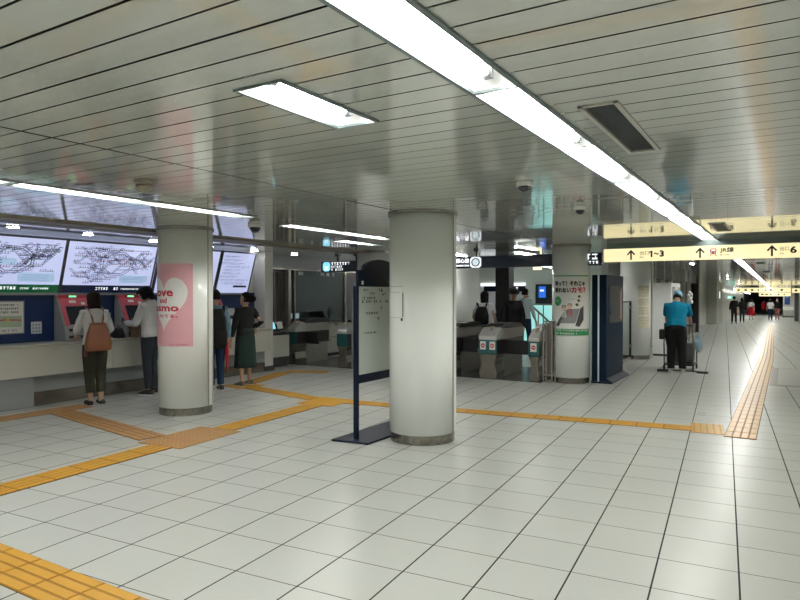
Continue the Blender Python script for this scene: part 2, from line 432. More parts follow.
# small downlights over the ticket machines
dn = [(-8.26, 4.32), (-8.43, 5.43), (-8.6, 6.65), (-8.72, 7.9), (-8.85, 9.15), (-8.95, 10.45)]
dl = None
names = ['over the left end of the green footed map', 'over the middle of the blue footed map', 'over the right end of the blue footed map', 'between pillar and the small fare list', 'over the rightmost fare list', 'just past the white wall pier']
for (x, y), w in zip(dn, names):
    if dl is None:
        dl = thing('downlight', 'small oval downlight ' + w, 'ceiling light', (x, y, CEIL), 0, 'downlights above the maps')
        MB().cyl((0, 0, -.012), .085, .012, 20).obj('rim', GATEW, dl); MB().cyl((0, 0, -.016), .068, .006, 20).obj('lens', DOWNL, dl)
    else: dup(dl, (x, y, CEIL), label='small oval downlight ' + w)

# ceiling vents
vt = None
for y, yl, l in ((2.87, 1.09, 'dark ceiling vent grille beside the main light line, nearest and largest'), (8.45, 1.1, 'smaller dark ceiling vent just in front of the yellow exit sign')):
    t = thing('ceiling_vent', l, 'vent', (-.72, y + yl / 2, CEIL), 0, 'ceiling vents')
    m = MB()
    for s in (-1, 1): m.box((s * .0775, 0, -.003), (.022, yl, .012)); m.box((0, s * (yl / 2 - .01), -.003), (.17, .02, .012))
    m.obj('frame', mat('vent_frame', (.42, .41, .37), .4), t)
    MB().box((0, 0, .05), (.16, yl, .004)).obj('backing', BLACKM, t)
    m = MB()
    for i in range(12): m.box((-.062 + i * .0113, 0, .012), (.006, yl - .03, .02), rot=Matrix.Rotation(R(25), 3, 'Y'))
    m.obj('louver', DGREY, t)
for y in (19.6, 25.2):
    t = thing('ceiling_vent', 'small dark vent far along the corridor ceiling right of the light line' + (', nearer one' if y < 20 else ', farther one'), 'vent', (-.6, y, CEIL + drop(y) - .004), 0, 'ceiling vents', -math.atan(SLOPE))
    MB().box((0, 0, 0), (.24, .8, .008)).obj('frame', GREYP, t); MB().box((0, 0, -.005), (.18, .74, .006)).obj('louver', BLACKM, t)

# domes and detectors
def dome(label, loc, r, cat, dark=True, name='dome_camera'):
    t = thing(name, label, cat, loc)
    MB().cyl((0, 0, -.035), r, .035, 24).obj('housing', PANELW if dark else BROWNT, t, bevel=.006)
    m = MB(); m.rings([[(r * .8 * math.cos(a) * math.cos(2 * PI * j / 20), r * .8 * math.cos(a) * math.sin(2 * PI * j / 20), -.035 - r * .75 * math.sin(a)) for j in range(20)] for a in (0, .4, .8, 1.2, 1.5)])
    m.obj('dome', SCREEN if dark else BROWNT, t, smooth=True)
dome('white dome camera with dark lens on ceiling left of the vent', (-1.69, 4.6, CEIL), .062, 'security camera')
dome('smaller dark dome camera on ceiling above pillar with white escalator poster', (-1.71, 6.18, CEIL), .055, 'security camera')
dome('round beige detector on ceiling left of the pink poster pillar', (-4.07, 3.07, CEIL), .075, 'smoke detector', False, 'smoke_detector')
dome('dark round dome camera on ceiling right of the pink poster pillar', (-5.55, 5.75, CEIL), .085, 'security camera')

# ------------------------------------------------------------------ tactile paving
def strip(label, p0, p1, w, kind, mt, z0=0., group='tactile paving strips', rx=0.):
    p0 = Vector(p0); p1 = Vector(p1); d = p1 - p0; L = d.length
    t = thing('tactile_paving', label, 'tactile paving', (p0.x, p0.y, z0), math.atan2(d.y, d.x) - PI / 2, group, rx)
    n = max(1, round(L / .3)); l = L / n; cols = max(1, round(w / .3)); cw = w / cols
    m = MB(); b = MB()
    b.box((0, L / 2, .0008), (w, L, .0016))
    dots = MB(); nd = 0
    for i in range(n):
        for c in range(cols):
            cx = -w / 2 + cw * (c + .5); cy = l * (i + .5)
            m.box((cx, cy, .003), (cw - .005, l - .005, .004))
            if kind == 'bar':
                for k in range(4): dots.box((cx + cw * (-.375 + .25 * k), cy, .0065), (cw * .19, l * .95, .004))
            else:
                for a in range(5):
                    for e in range(5): dots.cyl((cx + cw * (-.4 + .2 * a), cy + l * (-.4 + .2 * e), .0045), .013, .0045, 6, 0, .008)
    b.obj('joint', GROUT, t); m.obj('tile', GROOVE[mt.name] if kind == 'bar' else mt, t); r_ = dots.obj('raised_bar' if kind == 'bar' else 'raised_dot', mt, t); r_['kind'] = 'stuff'
    return t
strip('broad yellow barred paving strip in the lower left corner of the photo', (-8.5, 1.94), (-2.2, 1.94), .3, 'bar', YEL)
strip('yellow strip running from the left edge to the tan dotted pad', (-5.26, 2.10), (-5.42, 4.27), .3, 'bar', YEL)
strip('tan dotted pad on the floor in front of the pink poster pillar', (-5.46, 4.27), (-5.53, 5.17), .6, 'dot', TAN)
strip('yellow strip from the tan pad back towards the navy sign stand', (-5.50, 5.17), (-5.62, 6.97), .3, 'bar', YEL)
strip('yellow dotted pad left of the navy sign stand', (-5.62, 6.97), (-5.66, 7.58), .6, 'dot', YEL)
strip('long yellow strip crossing behind the front pillar towards the right', (-5.36, 7.41), (-.92, 7.99), .28, 'bar', YEL)
strip('yellow dotted pad at right end of the crossing strip', (-.94, 8.06), (-.60, 8.10), .58, 'dot', YELW)
strip('yellow strip from the pad to the feet of the woman in the long skirt', (-5.94, 7.38), (-7.55, 7.72), .28, 'bar', YEL)
strip('small yellow pad under the feet of the woman in the long skirt', (-7.55, 7.75), (-8.1, 7.86), .5, 'dot', YEL)
strip('yellow strip from the long skirt woman towards the white wall pier', (-7.95, 8.05), (-8.42, 9.5), .3, 'bar', YEL)
strip('short yellow strip ahead of the staffed gate near the wall pier', (-8.5, 9.66), (-7.75, 10.05), .3, 'dot', YEL)
strip('tan barred strip leading from the tan pad to the ticket counter', (-5.80, 4.47), (-8.08, 4.84), .32, 'bar', TAN)
strip('tan dotted bar along the floor by the woman with the brown bag', (-8.27, 4.1), (-8.27, 5.3), .34, 'dot', TAN)
strip('long worn yellow strip running down the corridor on the right', (-.42, 7.72), (-.41, 18), .31, 'bar', YELW)
strip('far continuation of the yellow strip where the corridor descends', (-.41, 18.0), (-.8, 45), .31, 'bar', YELW, 0., rx=-math.atan(SLOPE))
t = thing('floor_hatch', 'steel framed floor hatch right of the long yellow strip', 'floor hatch', (-.0, 13.95, 0))
MB().box((.2, 0, .001), (.9, 3.0, .003)).obj('frame', STEELD, t); MB().box((.24, 0, .003), (.74, 2.8, .003)).obj('cover', mat('hatch_cover', (.46, .47, .44), .3, noise=.04), t)
tag(MB().box((-.93, 9.06, .002), (.10, .28, .003)).obj('floor_sticker', mat('floor_sticker_green', (.45, .50, .42), .5)), 'small pale sticker on the floor before the dotted pad', 'sticker')

# ------------------------------------------------------------------ pillars
def pillar(label, x, y, r, seam=None):
    t = thing('pillar', label, 'pillar', (x, y, 0), 0, 'round white pillars')
    m = MB(); n = 64
    m.rings([[(r * math.cos(2 * PI * j / n), r * math.sin(2 * PI * j / n), z) for j in range(n)] for z in (.10, CEIL + .01)])
    m.obj('shaft', WHITE, t, smooth=True)
    m = MB(); m.cyl((0, 0, 0), r - .012, .10, n); m.obj('base_band', BAND, t, smooth=False)
    m = MB(); m.cyl((0, 0, CEIL - .022), r + .018, .02, n); m.obj('ceiling_ring', STEELD, t)
    if seam is not None:
        a = R(seam); q = Matrix.Rotation(a, 3, 'Z')
        MB().box(q @ Vector((r - .001, 0, 1.24)), (.012, .012, 2.28), rot=q).obj('seam_strip', STEELD, t)
        for d in (.05, ): MB().box(q @ Vector((r - .003, d, 1.24)), (.012, .055, 2.28), rot=q).obj('cover_strip', PANELW, t)
    return t
pillar('large white round pillar in the foreground centre beside the navy sign stand', -3.324, 5.954, .353, 3)
pillar('white round pillar with pink poster in front of the ticket machines', -6.735, 5.70, .345, 12)
pillar('white round pillar carrying the escalator poster at the ticket gates', -3.245, 11.168, .325, None)
pillar('white round pillar with yellowish notices behind the navy screen kiosk', -3.10, 15.998, .345, None)
pillar('white round pillar behind the arched sign stand, mostly hidden', -7.22, 10.9, .35, None)
pillar('white round pillar beyond the gates at left of the backpack woman', -7.48, 15.9, .36, None)

def cyl_fn(cx, cy, r, th, e=.003):          # u along the arc from angle th (deg), v = height
    def fn(u, v, w=0.):
        a = R(th) + u / r; q = r + e + w
        return (cx + q * math.cos(a), cy + q * math.sin(a), v)
    fn.curved = True
    return fn
def lift(fn, e):
    g = lambda u, v: fn(u, v, e)
    g.curved = True
    return g
# pink poster on the left pillar
t = thing('poster', 'pink poster with big white heart wrapped round the left pillar', 'poster', (-6.735, 5.70, 0))
W = .728; fn = cyl_fn(0, 0, .345, -25.6, .003)
m = MB(); z0, z1 = .885, 1.93
rect(m, -W, 0, z0, z1, fn, 0, 24); m.obj('sheet', PINK, t, smooth=True)
m = MB(); hp = []
for i in range(60):
    a = 2 * PI * i / 60; hx = 16 * math.sin(a) ** 3; hy = 13 * math.cos(a) - 5 * math.cos(2 * a) - 2 * math.cos(3 * a) - math.cos(4 * a)
    hp.append((hx / 17, hy / 17))
cu, cv = -W * .52, 1.47; F1 = lift(fn, .002)
K = 16
poly(m, [(cu + a * .335, cv + b * .40) for a, b in hp], F1)
m.obj('heart', PAPER, t)
m = MB(); F2 = lift(fn, .004)
text(m, 'Love', -W * .86, 1.515, .10, F2, 0, .38, .007); text(m, 'and', -W * .63, 1.43, .065, F2, 0, .125, .004)
text(m, 'Pasmo', -W * .93, 1.325, .085, F2, 0, .50, .007); text(m, 'くれてる。', -W * .72, 1.245, .042, F2, 0, .34, .003)
marks(m, -.30, -.06, .905, .012, F2, 0, seed=2)
m.obj('lettering', INKR, t)
# escalator poster
t = thing('poster', 'white escalator poster with green bands on the pillar at the ticket gates', 'poster', (-3.245, 11.168, 0))
fn = cyl_fn(0, 0, .325, -73.8, .003)
m = MB(); rect(m, -.36, .36, .81, 1.86, fn, 0, 24); m.obj('sheet', PAPER, t, smooth=True)
m = MB(); F1 = lift(fn, .002)
rect(m, -.36, .36, 1.845, 1.865, F1, 0, 20); m.obj('green_line', GREENP, t)
m = MB(); rect(m, -.36, .36, .83, .945, F1, 0, 20); m.obj('green_band', GREENP, t)
m = MB(); disc(m, -.24, 1.42, .075, .085, F1); m.obj('green_badge', GREENP, t)
m = MB(); F2 = lift(fn, .004)
text(m, '待って！それじゃ', -.30, 1.68, .085, F2, 0, .54, .007); text(m, '乗れない', -.30, 1.565, .085, F2, 0, .29, .007)
text(m, 'カモ？', .0, 1.565, .09, F2, 1, .25, .009)
marks(m, -.33, .33, .905, .026, F2, 2, seed=4); marks(m, -.33, .10, .85, .026, F2, 2, seed=5); marks(m, -.285, -.20, 1.41, .03, F2, 2, seed=8)
marks(m, -.04, .12, 1.45, .018, F2, 4, seed=9)
# the escalator drawing: two dark hand rails, steps and two riders
poly(m, [(-.28, 1.0), (-.22, .98), (-.02, 1.27), (-.10, 1.27)], F2, 3); poly(m, [(.07, 1.0), (.14, .98), (.22, 1.10), (.22, 1.34), (.16, 1.30)], F2, 3)
poly(m, [(-.20, 1.04), (.07, 1.04), (.15, 1.29), (-.05, 1.29)], F2, 4)
rect(m, -.17, .06, 1.06, 1.13, F2, 5, 3)
for u, v, c in ((-.02, 1.27, 1), (-.12, 1.24, 2)):
    poly(m, [(u - .05, v - .1), (u + .05, v - .1), (u + .035, v + .02), (u - .035, v + .02)], F2, c); disc(m, u, v + .06, .035, .042, F2, 6); 
    poly(m, [(u - .04, v + .065), (u + .04, v + .065), (u + .03, v + .11), (u - .03, v + .11)], F2, 0)
for u, v in ((.10, 1.36), (.13, 1.43), (.14, 1.5)): disc(m, u, v, .028, .024, F2, 0, 10); disc(m, u + .012, v, .01, .01, F2, 7, 8)
m.obj('drawing', [INK, INKR, PAPER, DGREY, GREYINK, YELP, mat('skin_print', (.7, .45, .33), .5), YELP], t)
# yellowish notices on the far pillar
t0 = None
for i, (v0, v1, c) in enumerate(((1.46, 1.74, ' topmost'), (1.27, 1.44, ' second'), (1.04, 1.25, ' third'), (.74, 1.02, ' lowest'))):
    t = thing('notice', 'yellowish paper notice on the pillar behind the kiosk,' + c + ' of the column', 'notice', (-3.10, 15.998, 0), 0, 'notices on the far pillar')
    fn = cyl_fn(0, 0, .345, -72, .003); m = MB(); rect(m, .02, .33, v0, v1, fn, 0, 8); m.obj('sheet', NOTICEY, t)
    m = MB(); F1 = lift(fn, .002)
    for k in range(3): marks(m, .05, .30, v1 - .05 - k * .06, .02, F1, 0, seed=i * 5 + k)
    m.obj('lettering', INKG, t)
# thin holder fixed to the foreground pillar
t = thing('notice_holder', 'thin pale notice holder on the left side of the foreground pillar', 'notice holder', (-3.324, 5.954, 0))
fn = cyl_fn(0, 0, .353, -134, .004)
m = MB(); rect(m, 0, .25, 1.265, 1.625, fn, 0, 8); m.obj('plate', WHITE, t)
m = MB(); F1 = lift(fn, .004); rect(m, .236, .246, 1.31, 1.56, F1, 0); rect(m, .0, .20, 1.56, 1.563, F1, 1, 5); rect(m, 0, .20, 1.30, 1.303, F1, 1, 5); rect(m, .215, .24, 1.27, 1.30, F1, 0)
rect(m, 0, .24, 1.62, 1.624, F1, 1, 6)
m.obj('clip', [DGREY, GREYINK], t)

# ------------------------------------------------------------------ navy information sign stand
t = thing('sign_stand', 'navy arched information sign stand with white board beside the front pillar', 'sign stand', (-3.87, 5.95, 0), 0)
MB().prism([(-.215, -.6), (.215, -.55), (.235, .62), (-.215, .62)], 2, 0, .022).obj('base_plate', NAVY, t, bevel=.006)
for y in (-.45, .45): MB().box((0, y, .82), (.045, .045, 1.62)).obj('post', NAVY, t, bevel=.004)
arc = [(-.43, 1.625), (.43, 1.625), (.43, 1.80)] + [(.34 * math.cos(a) if 0 < math.cos(a) else .34 * math.cos(a), 1.80 + .125 * math.sin(a)) for a in [PI * i / 16 for i in range(17)]] + [(-.43, 1.80)]
m = MB(); m.rings([[(-.018, a, b) for a, b in arc], [(.018, a, b) for a, b in arc]]); m.obj('header', NAVY, t)
MB().box((0, 0, .645), (.03, .86, .09)).obj('lower_rail', NAVY, t)
b = MB().box((0, 0, 1.157), (.02, .86, .935)).obj('board', mat('sign_board_white', (.58, .62, .57), .4, noise=.01), t)
fx = lambda u, v: (.0125, u, v)
m = MB(); L = [(-.33, .035, 1.575, 3), (-.04, .05, 1.57, 2), (.18, .05, 1.575, 2), (-.22, .04, 1.535, 3), (.04, .04, 1.53, 2), (-.36, .035, 1.49, 8), (-.36, .04, 1.45, 14), (.0, .05, 1.37, 1), (-.33, .035, 1.325, 9), (-.06, .05, 1.255, 1), (.22, .05, 1.255, 2), (-.06, .05, 1.19, 1), (.22, .05, 1.19, 2), (-.33, .03, 1.115, 9)]
for i, (u, hh, v, n) in enumerate(L): marks(m, u, u + n * hh * .95 + .02, v, hh * .7, fx, 0, pitch=hh * .95, seed=i + 20)
m.obj('writing', INK, b)
MB().box((.02, -.36, 1.665), (.004, .035, .04)).obj('header_mark', PAPER, t)

# ------------------------------------------------------------------ hanging signs
def fy(y): return lambda u, v: (u, y, v)
t = thing('hanging_sign', 'long lit yellow exit sign hanging across the corridor with black arrows', 'sign', (0, 11.05, 0))
MB().bb(-2.655, .745, -.06, .10, 2.085, 2.295).obj('light_box', LITY, t, bevel=.006)
MB().bb(-2.60, .745, -.02, .06, 2.30, CEIL - .002).obj('header_beam', FRAME, t)
m = MB()
for x0, x1 in ((-2.67, -2.64),): m.bb(x0, x1, -.065, .105, 2.08, 2.30)
m.bb(-2.67, .745, -.065, .105, 2.295, 2.303); m.obj('edge_frame', GATEW, t)
f = fy(-.063)
def arrow(m, u, v, s, mi=0):
    stroke(m, [(u, v - s), (u, v + s * .7)], s * .36, f, mi); stroke(m, [(u - s * .72, v + s * .05), (u, v + s * .86)], s * .32, f, mi); stroke(m, [(u + s * .72, v + s * .05), (u, v + s * .86)], s * .32, f, mi)
for u in (-2.199, -1.163, -.19): 
    m = MB(); arrow(m, u, 2.19, .075); m.obj('arrow', INK, t)
m = MB(); stroke(m, [(-1.88, 2.15), (-1.88, 2.235)], .026, f, 0); stroke(m, [(-1.91, 2.222), (-1.882, 2.236)], .02, f, 0); text(m, '〜', -1.845, 2.18, .028, f, 0, .07, .008); text(m, '3', -1.757, 2.145, .095, f, 0, .058, .009); text(m, '6', .042, 2.145, .095, f, 0, .075, .007); m.obj('exit_number', INK, t)
m = MB(); text(m, '出口', -2.06, 2.185, .06, f, 0, .145); text(m, 'Exit', -2.06, 2.135, .03, f, 0, .06)
text(m, '出口', -.088, 2.185, .06, f, 0, .115); text(m, 'Exit', -.088, 2.13, .03, f, 0, .05); m.obj('exit_lettering', INKG, t)
m = MB(); text(m, 'JR線', -.885, 2.175, .085, f, 0, .19, .003); text(m, 'JR Line', -.885, 2.13, .03, f, 0, .13); m.obj('line_lettering', mat('ink_brown', (.06, .045, .03), .5, noise=0), t)
m = MB()
f = fy(-.065)
poly(m, [(-1.015, 2.16), (-.94, 2.16), (-.93, 2.235), (-.945, 2.25), (-1.01, 2.25), (-1.025, 2.235)], f, 0); f2 = fy(-.066)
rect(m, -1.01, -.945, 2.205, 2.24, f2, 1); disc(m, -1.0, 2.18, .009, .009, f2, 1, 8); disc(m, -.955, 2.18, .009, .009, f2, 1, 8)
stroke(m, [(-1.005, 2.16), (-1.025, 2.132)], .01, f, 0); stroke(m, [(-.95, 2.16), (-.93, 2.132)], .01, f, 0)
m.obj('train_symbol', [mat('symbol_red', (.35, .03, .02), .5), PAPER], t)

SNAVY = mat('sign_navy', (.008, .018, .045), .3, coat=.2)
def hang_sign(label, x0, x1, z0=2.035, z1=2.255):
    t = thing('hanging_sign', label, 'sign', (0, 11.15, 0))
    MB().bb(x0, x1, -.06, .06, z0, z1).obj('sign_box', SNAVY, t, bevel=.005)
    for x in (x0 + (x1 - x0) * .35, x0 + (x1 - x0) * .77): MB().bb(x - .02, x + .02, -.02, .02, z1, CEIL).bb(x - .05, x + .05, -.05, .05, CEIL - .04, CEIL).obj('hanger', BLACK, t)
    return t
f = fy(-.063)
t = hang_sign('long navy hanging sign with white line name above the ticket gates', -6.3, -2.70)
m = MB(); text(m, '副都心線', -5.545, 2.135, .085, f, 0, .365, .003); text(m, 'Fukutoshin Line', -5.545, 2.07, .036, f, 0, .365, .003); m.obj('line_lettering', LITW, t)
m = MB()
poly(m, [(-5.155 + .228 * a, 2.04 + .205 * b) for a, b in ((.18, 0), (.82, 0), (1, .18), (1, .82), (.82, 1), (.18, 1), (0, .82), (0, .18))], f, 0)
disc(m, -5.041, 2.142, .088, .082, fy(-.065), 1, 24); disc(m, -5.041, 2.142, .064, .06, fy(-.067), 2, 24)
m.obj('line_symbol', [LITW, SNAVY, mat('symbol_pale', (.6, .72, .76), .4, emit=.55, emit_col=(.75, .9, .95))], t)
m = MB(); marks(m, -2.98, -2.72, 2.135, .10, f, 0, pitch=.12, seed=50); marks(m, -2.98, -2.74, 2.06, .05, f, 0, pitch=.06, seed=51); m.obj('side_lettering', LITW, t)
t = hang_sign('short navy hanging sign with light blue symbol left of the arched stand', -8.74, -7.55, 2.02, 2.25)
m = MB(); x0, x1, a0, a1 = -8.69, -8.49, 2.035, 2.235
poly(m, [(x0 + (x1 - x0) * a, a0 + (a1 - a0) * b) for a, b in ((.2, 0), (.8, 0), (1, .2), (1, .8), (.8, 1), (.2, 1), (0, .8), (0, .2))], f, 0)
stroke(m, [(-8.64, 2.14), (-8.59, 2.10), (-8.54, 2.14)], .03, fy(-.065), 1); rect(m, -8.645, -8.535, 2.06, 2.085, fy(-.065), 1)
m.obj('symbol', [LITB, LITW], t)
m = MB(); marks(m, -8.46, -7.95, 2.165, .06, f, 0, pitch=.072, seed=61); marks(m, -8.46, -8.08, 2.11, .04, f, 0, pitch=.05, seed=62); marks(m, -8.46, -8.1, 2.045, .045, f, 0, pitch=.055, seed=63); m.obj('lettering', LITW, t)

# ------------------------------------------------------------------ ticket wall
t = thing('ticket_counter', 'long cream ticket counter ledge under the ticket machines', 'counter', (0, 0, 0))
MB().bb(-9.15, -8.68, -6, 9.46, .825, .862).obj('countertop', mat('counter_top', (.46, .45, .40), .3, noise=.02), t, bevel=.006)
m = MB()
for a in range(-6, 10, 2): m.bb(-9.149, -8.71, a + .003, min(a + 1.997, 9.459), .425, .825)
m.obj('front_panel', CREAM, t)
MB().bb(-9.149, -8.88, -6, 9.459, .19, .425).obj('kick_panel', GREYP, t)
MB().bb(-9.149, -8.87, -6, 9.459, .0, .185).obj('kick_plate', STEEL, t)
MB().bb(-9.149, -8.79, 2.4, 4.86, 0.001, .42).obj('end_box', GREYP, t)
# fare map panels, leaning forward at the top
ZB, ZT, XB, XT = 1.565, 2.335, -9.10, -8.86
def map_fn(y0):
    L = math.hypot(ZT - ZB, XT - XB); dx, dz = (XT - XB) / L, (ZT - ZB) / L
    return lambda u, v, e=0.: (XB + dx * v + dz * e, y0 + u, ZB + dz * v - dx * e), L
def map_panel(label, y0, y1, seed, footer, fm, textual=False):
    t = thing('fare_map', label, 'map', (0, 0, 0), 0, 'lit fare maps')
    fn, L = map_fn(y0); W = y1 - y0; g = .022
    def slab(u0, u1, v0, v1, e0, e1, mi=0, m=None):
        m = m or MB(); m.rings([[fn(u0, v0, e0), fn(u1, v0, e0), fn(u1, v1, e0), fn(u0, v1, e0)], [fn(u0, v0, e1), fn(u1, v0, e1), fn(u1, v1, e1), fn(u0, v1, e1)]], mi); return m
    slab(g, W - g, .0, L, -.03, .0).obj('lit_panel', MAPW, t)
    m = MB(); slab(0, g, 0, L, -.04, .012, 0, m); slab(W - g, W, 0, L, -.04, .012, 0, m); slab(0, W, L - .02, L, -.04, .012, 0, m); slab(0, W, -.03, 0, -.04, .03, 1, m)
    m.obj('frame', [DGREY, GREYP], t)
    F1 = lambda u, v: fn(u, v, .003); F2 = lambda u, v: fn(u, v, .005)
    q = random.Random(seed); m = MB()
    if footer:
        slab(g, W - g, .0, .118, 0, .004).obj('footer_band', fm, t)
        mm = MB(); marks(mm, W * .08 if seed == 1 else W * .36, W * .62, .045, .042, lambda u, v: fn(u, v, .006), 0, seed=seed); marks(mm, W * .64, W * .9, .05, .024, lambda u, v: fn(u, v, .006), 0, seed=seed + 1)
        mm.obj('footer_lettering', LITW, t)
    lo = .15 if footer else .05; hi = L - .05
    if not textual:
        for k in range(60):
            c = q.choice([0, 0, 0, 1, 1, 2, 3, 4]); u, v = q.uniform(.12, W - .2), q.uniform(lo + .06, hi - .05); pts = [(u, v)]
            a = q.choice([0, 0, 45, -45, 180]); 
            for s in range(q.randint(2, 5)):
                l = q.uniform(.08, .26); un = u + l * math.cos(R(a)); vn = v + l * math.sin(R(a))
                if not (.05 < un < W - .05 and lo < vn < hi): break
                pts.append((un, vn)); u, v = un, vn; a += q.choice([0, 45, -45])
            if len(pts) < 2 or any(W * .58 < p[0] and p[1] < lo + .16 for p in pts): continue
            stroke(m, pts, .0065, F1, c)
            for (a0, b0), (a1, b1) in zip(pts, pts[1:]):
                n = int(math.hypot(a1 - a0, b1 - b0) / .032)
                for i in range(n):
                    x, z = a0 + (a1 - a0) * (i + .5) / max(1, n), b0 + (b1 - b0) * (i + .5) / max(1, n)
                    if abs(b1 - b0) < .02: rect(m, x - .004, x + .004, z + .008, z + .008 + q.uniform(.014, .03), F2, 0)
                    else: rect(m, x + .012, x + .012 + q.uniform(.015, .04), z - .004, z + .004, F2, 0)
        # loop line and outer branch
        for r_, c in ((.17, 0), (.20, 1)):
            cx, cy = W * .55, (lo + hi) / 2 + .02
            stroke(m, [(cx + r_ * 1.5 * math.cos(R(22.5 + 45 * i)), cy + r_ * math.sin(R(22.5 + 45 * i))) for i in range(9)], .009, F1, c)
        stroke(m, [(W * .60, hi - .07), (W * .9, hi - .05), (W * .80, lo + .24), (W * .55, lo + .22)], .008, F1, 0)
        rect(m, W * .60, W * .93, lo + .01, lo + .14, F1, 5)
        for k in range(3): marks(m, W * .64, W * .88, lo + .03 + k * .036, .010, F2, 3, pitch=.018, fill=.5, seed=seed + k)
        if seed == 1: rect(m, W * .42, W * .58, lo + .25, lo + .34, F1, 5)
    else:
        for k in range(9):
            v = hi - .05 - k * .065
            if v < lo + .02: break
            a = q.uniform(.03, .15) * W; b = W * q.uniform(.55, .95)
            marks(m, a, b, v, .017, F1, 1, pitch=.024, seed=seed * 7 + k); marks(m, a, b - .1, v - .022, .013, F1, 3, pitch=.02, seed=seed * 9 + k)
        rect(m, W * .5, W * .9, lo + .06, lo + .10, F1, 0)
    m.obj('map_print', MAPC, t)
    return t
map_panel('large lit route map with green footer at the left edge', 3.82, 5.40, 1, True, MAPGREEN)
map_panel('large lit route map with navy footer above two ticket machines', 5.40, 6.95, 2, True, MAPNAVY)
map_panel('lit fare list mostly hidden behind the pink poster pillar', 7.0, 8.33, 3, False, None, True)
map_panel('lit fare list right of the pillar, above the waiting woman', 8.36, 9.22, 4, False, None, True)

def ticket_machine(label, y):
    t = thing('ticket_machine', label, 'ticket machine', (-9.15, y, 0), 0, 'ticket machines')
    W = .54
    prof = [(0, .862), (.30, .862), (.30, .94), (.27, 1.08), (.085, 1.48), (.07, 1.53), (0, 1.53)]
    MB().prism(prof, 1, 0, W).obj('body', MSILV, t, bevel=.006)
    d = Vector((.085 - .27, 0, 1.48 - 1.08)); L = d.length; d.normalize(); nrm = Vector((d.z, 0, -d.x)); o = Vector((.27, 0, 1.08))
    rot = Matrix(((d.x, 0, nrm.x), (0, 1, 0), (d.z, 0, nrm.z)))      # local x up the slope, y along the wall, z out
    def on(a0, a1, y0, y1, th, e=0.): 
        return (o + d * ((a0 + a1) / 2) + Vector((0, (y0 + y1) / 2, 0)) + nrm * (e + th / 2), (a1 - a0, y1 - y0, th))
    m = MB()
    for a in ((.0, L, .02, .085), (.0, L, W - .085, W - .02), (.31, L, .085, W - .085)): c, s = on(*a, .012); m.box(c, s, 0, rot)
    m.obj('red_surround', PINKR, t)
    c, s = on(.02, .31, .085, W - .085, .006); MB().box(c, s, 0, rot).obj('touch_screen', SCREEN, t)
    c, s = on(.36, .40, .16, .26, .003, .012); MB().box(c, s, 0, rot).obj('price_plate', PAPER, t)
    c, s = on(.33, .37, .34, .40, .003, .012); MB().box(c, s, 0, rot).obj('card_mark', PAPER, t)
    MB().box((.085, W / 2, 1.503), (.02, W - .02, .05)).obj('top_panel', RED, t)
    MB().box((.097, W * .42, 1.508), (.008, .11, .022)).obj('status_lamp', GREENLED, t)
    for k, (z, ya, yb) in enumerate(((1.02, .06, .22), (1.0, .28, .46), (.92, .05, .26), (.92, .30, .47))):
        MB().box((.296 if z < .95 else .285, (ya + yb) / 2, z), (.02, yb - ya, .04)).obj('slot', BLACK, t)
    MB().box((.301, W / 2, .885), (.006, W - .06, .012)).obj('tray', STEELD, t)
    return t
tm = ticket_machine('red and grey ticket machine left of the woman with brown bag', 5.35)
dup(tm, (-9.15, 6.33, 0), label='red and grey ticket machine in front of the person in white hoodie')
dup(tm, (-9.15, 7.22, 0), label='red and grey ticket machine hidden behind the pink poster pillar')
dup(tm, (-9.15, 7.94, 0), label='red and grey ticket machine behind the person with black backpack and denim shirt')
t = thing('wall_notice', 'white route notice on the deep blue wall at left edge', 'notice', (-9.148, 4.45, 0))
MB().box((.006, .03, 1.22), (.01, .86, .43)).obj('sheet', PAPER, t); MB().box((.004, .03, 1.22), (.01, .89, .46)).obj('frame', GREYP, t)
fx = lambda u, v: (.0125, u, v)
m = MB(); rect(m, -.38, .44, 1.09, 1.24, fx, 0); stroke(m, [(-.3, 1.13), (0, 1.15), (.2, 1.19), (.42, 1.18)], .018, lambda u, v: (.0132, u, v), 1); disc(m, .25, 1.19, .02, .02, lambda u, v: (.0135, u, v), 2)
for k in range(3): marks(m, -.1, .40, 1.38 - k * .05, .025, fx, 3, seed=70 + k)
marks(m, .0, .38, 1.03, .02, fx, 3, seed=77); m.obj('print', [mat('print_pale_green', (.42, .52, .36), .5), PINKR, YELP, INK], t)
t = thing('wall_notice', 'small square white sticker on the deep blue wall', 'notice', (-9.148, 5.095, 1.065))
MB().box((.003, 0, 0), (.005, .15, .17)).obj('sheet', PAPER, t)
m = MB()
for a in range(3):
    for b in range(3): rect(m, -.06 + a * .042, -.06 + a * .042 + .03, -.066 + b * .046, -.066 + b * .046 + .03, lambda u, v: (.0065, u, v))
m.obj('print', [mat('print_pale_blue', (.30, .40, .52), .5)], t)
t = thing('wall_notice', 'pale notice board on blue wall right of the woman with brown bag', 'notice', (-9.148, 6.13, 1.08))
MB().box((.005, 0, 0), (.008, .26, .34)).obj('sheet', mat('notice_pale', (.45, .52, .58), .5), t)
m = MB(); 
for k in range(5): marks(m, -.1, .1, .11 - k * .05, .018, lambda u, v: (.0105, u, v), 0, seed=80 + k)
m.obj('print', INK, t)
t = thing('wall_notice', 'white notices beside the waiting woman in long skirt', 'notice', (-9.148, 8.84, 1.1))
MB().box((.005, 0, .1), (.008, .2, .14)).obj('sheet', PAPER, t); MB().box((.005, 0, -.12), (.008, .2, .16)).obj('sheet', PAPER, t)

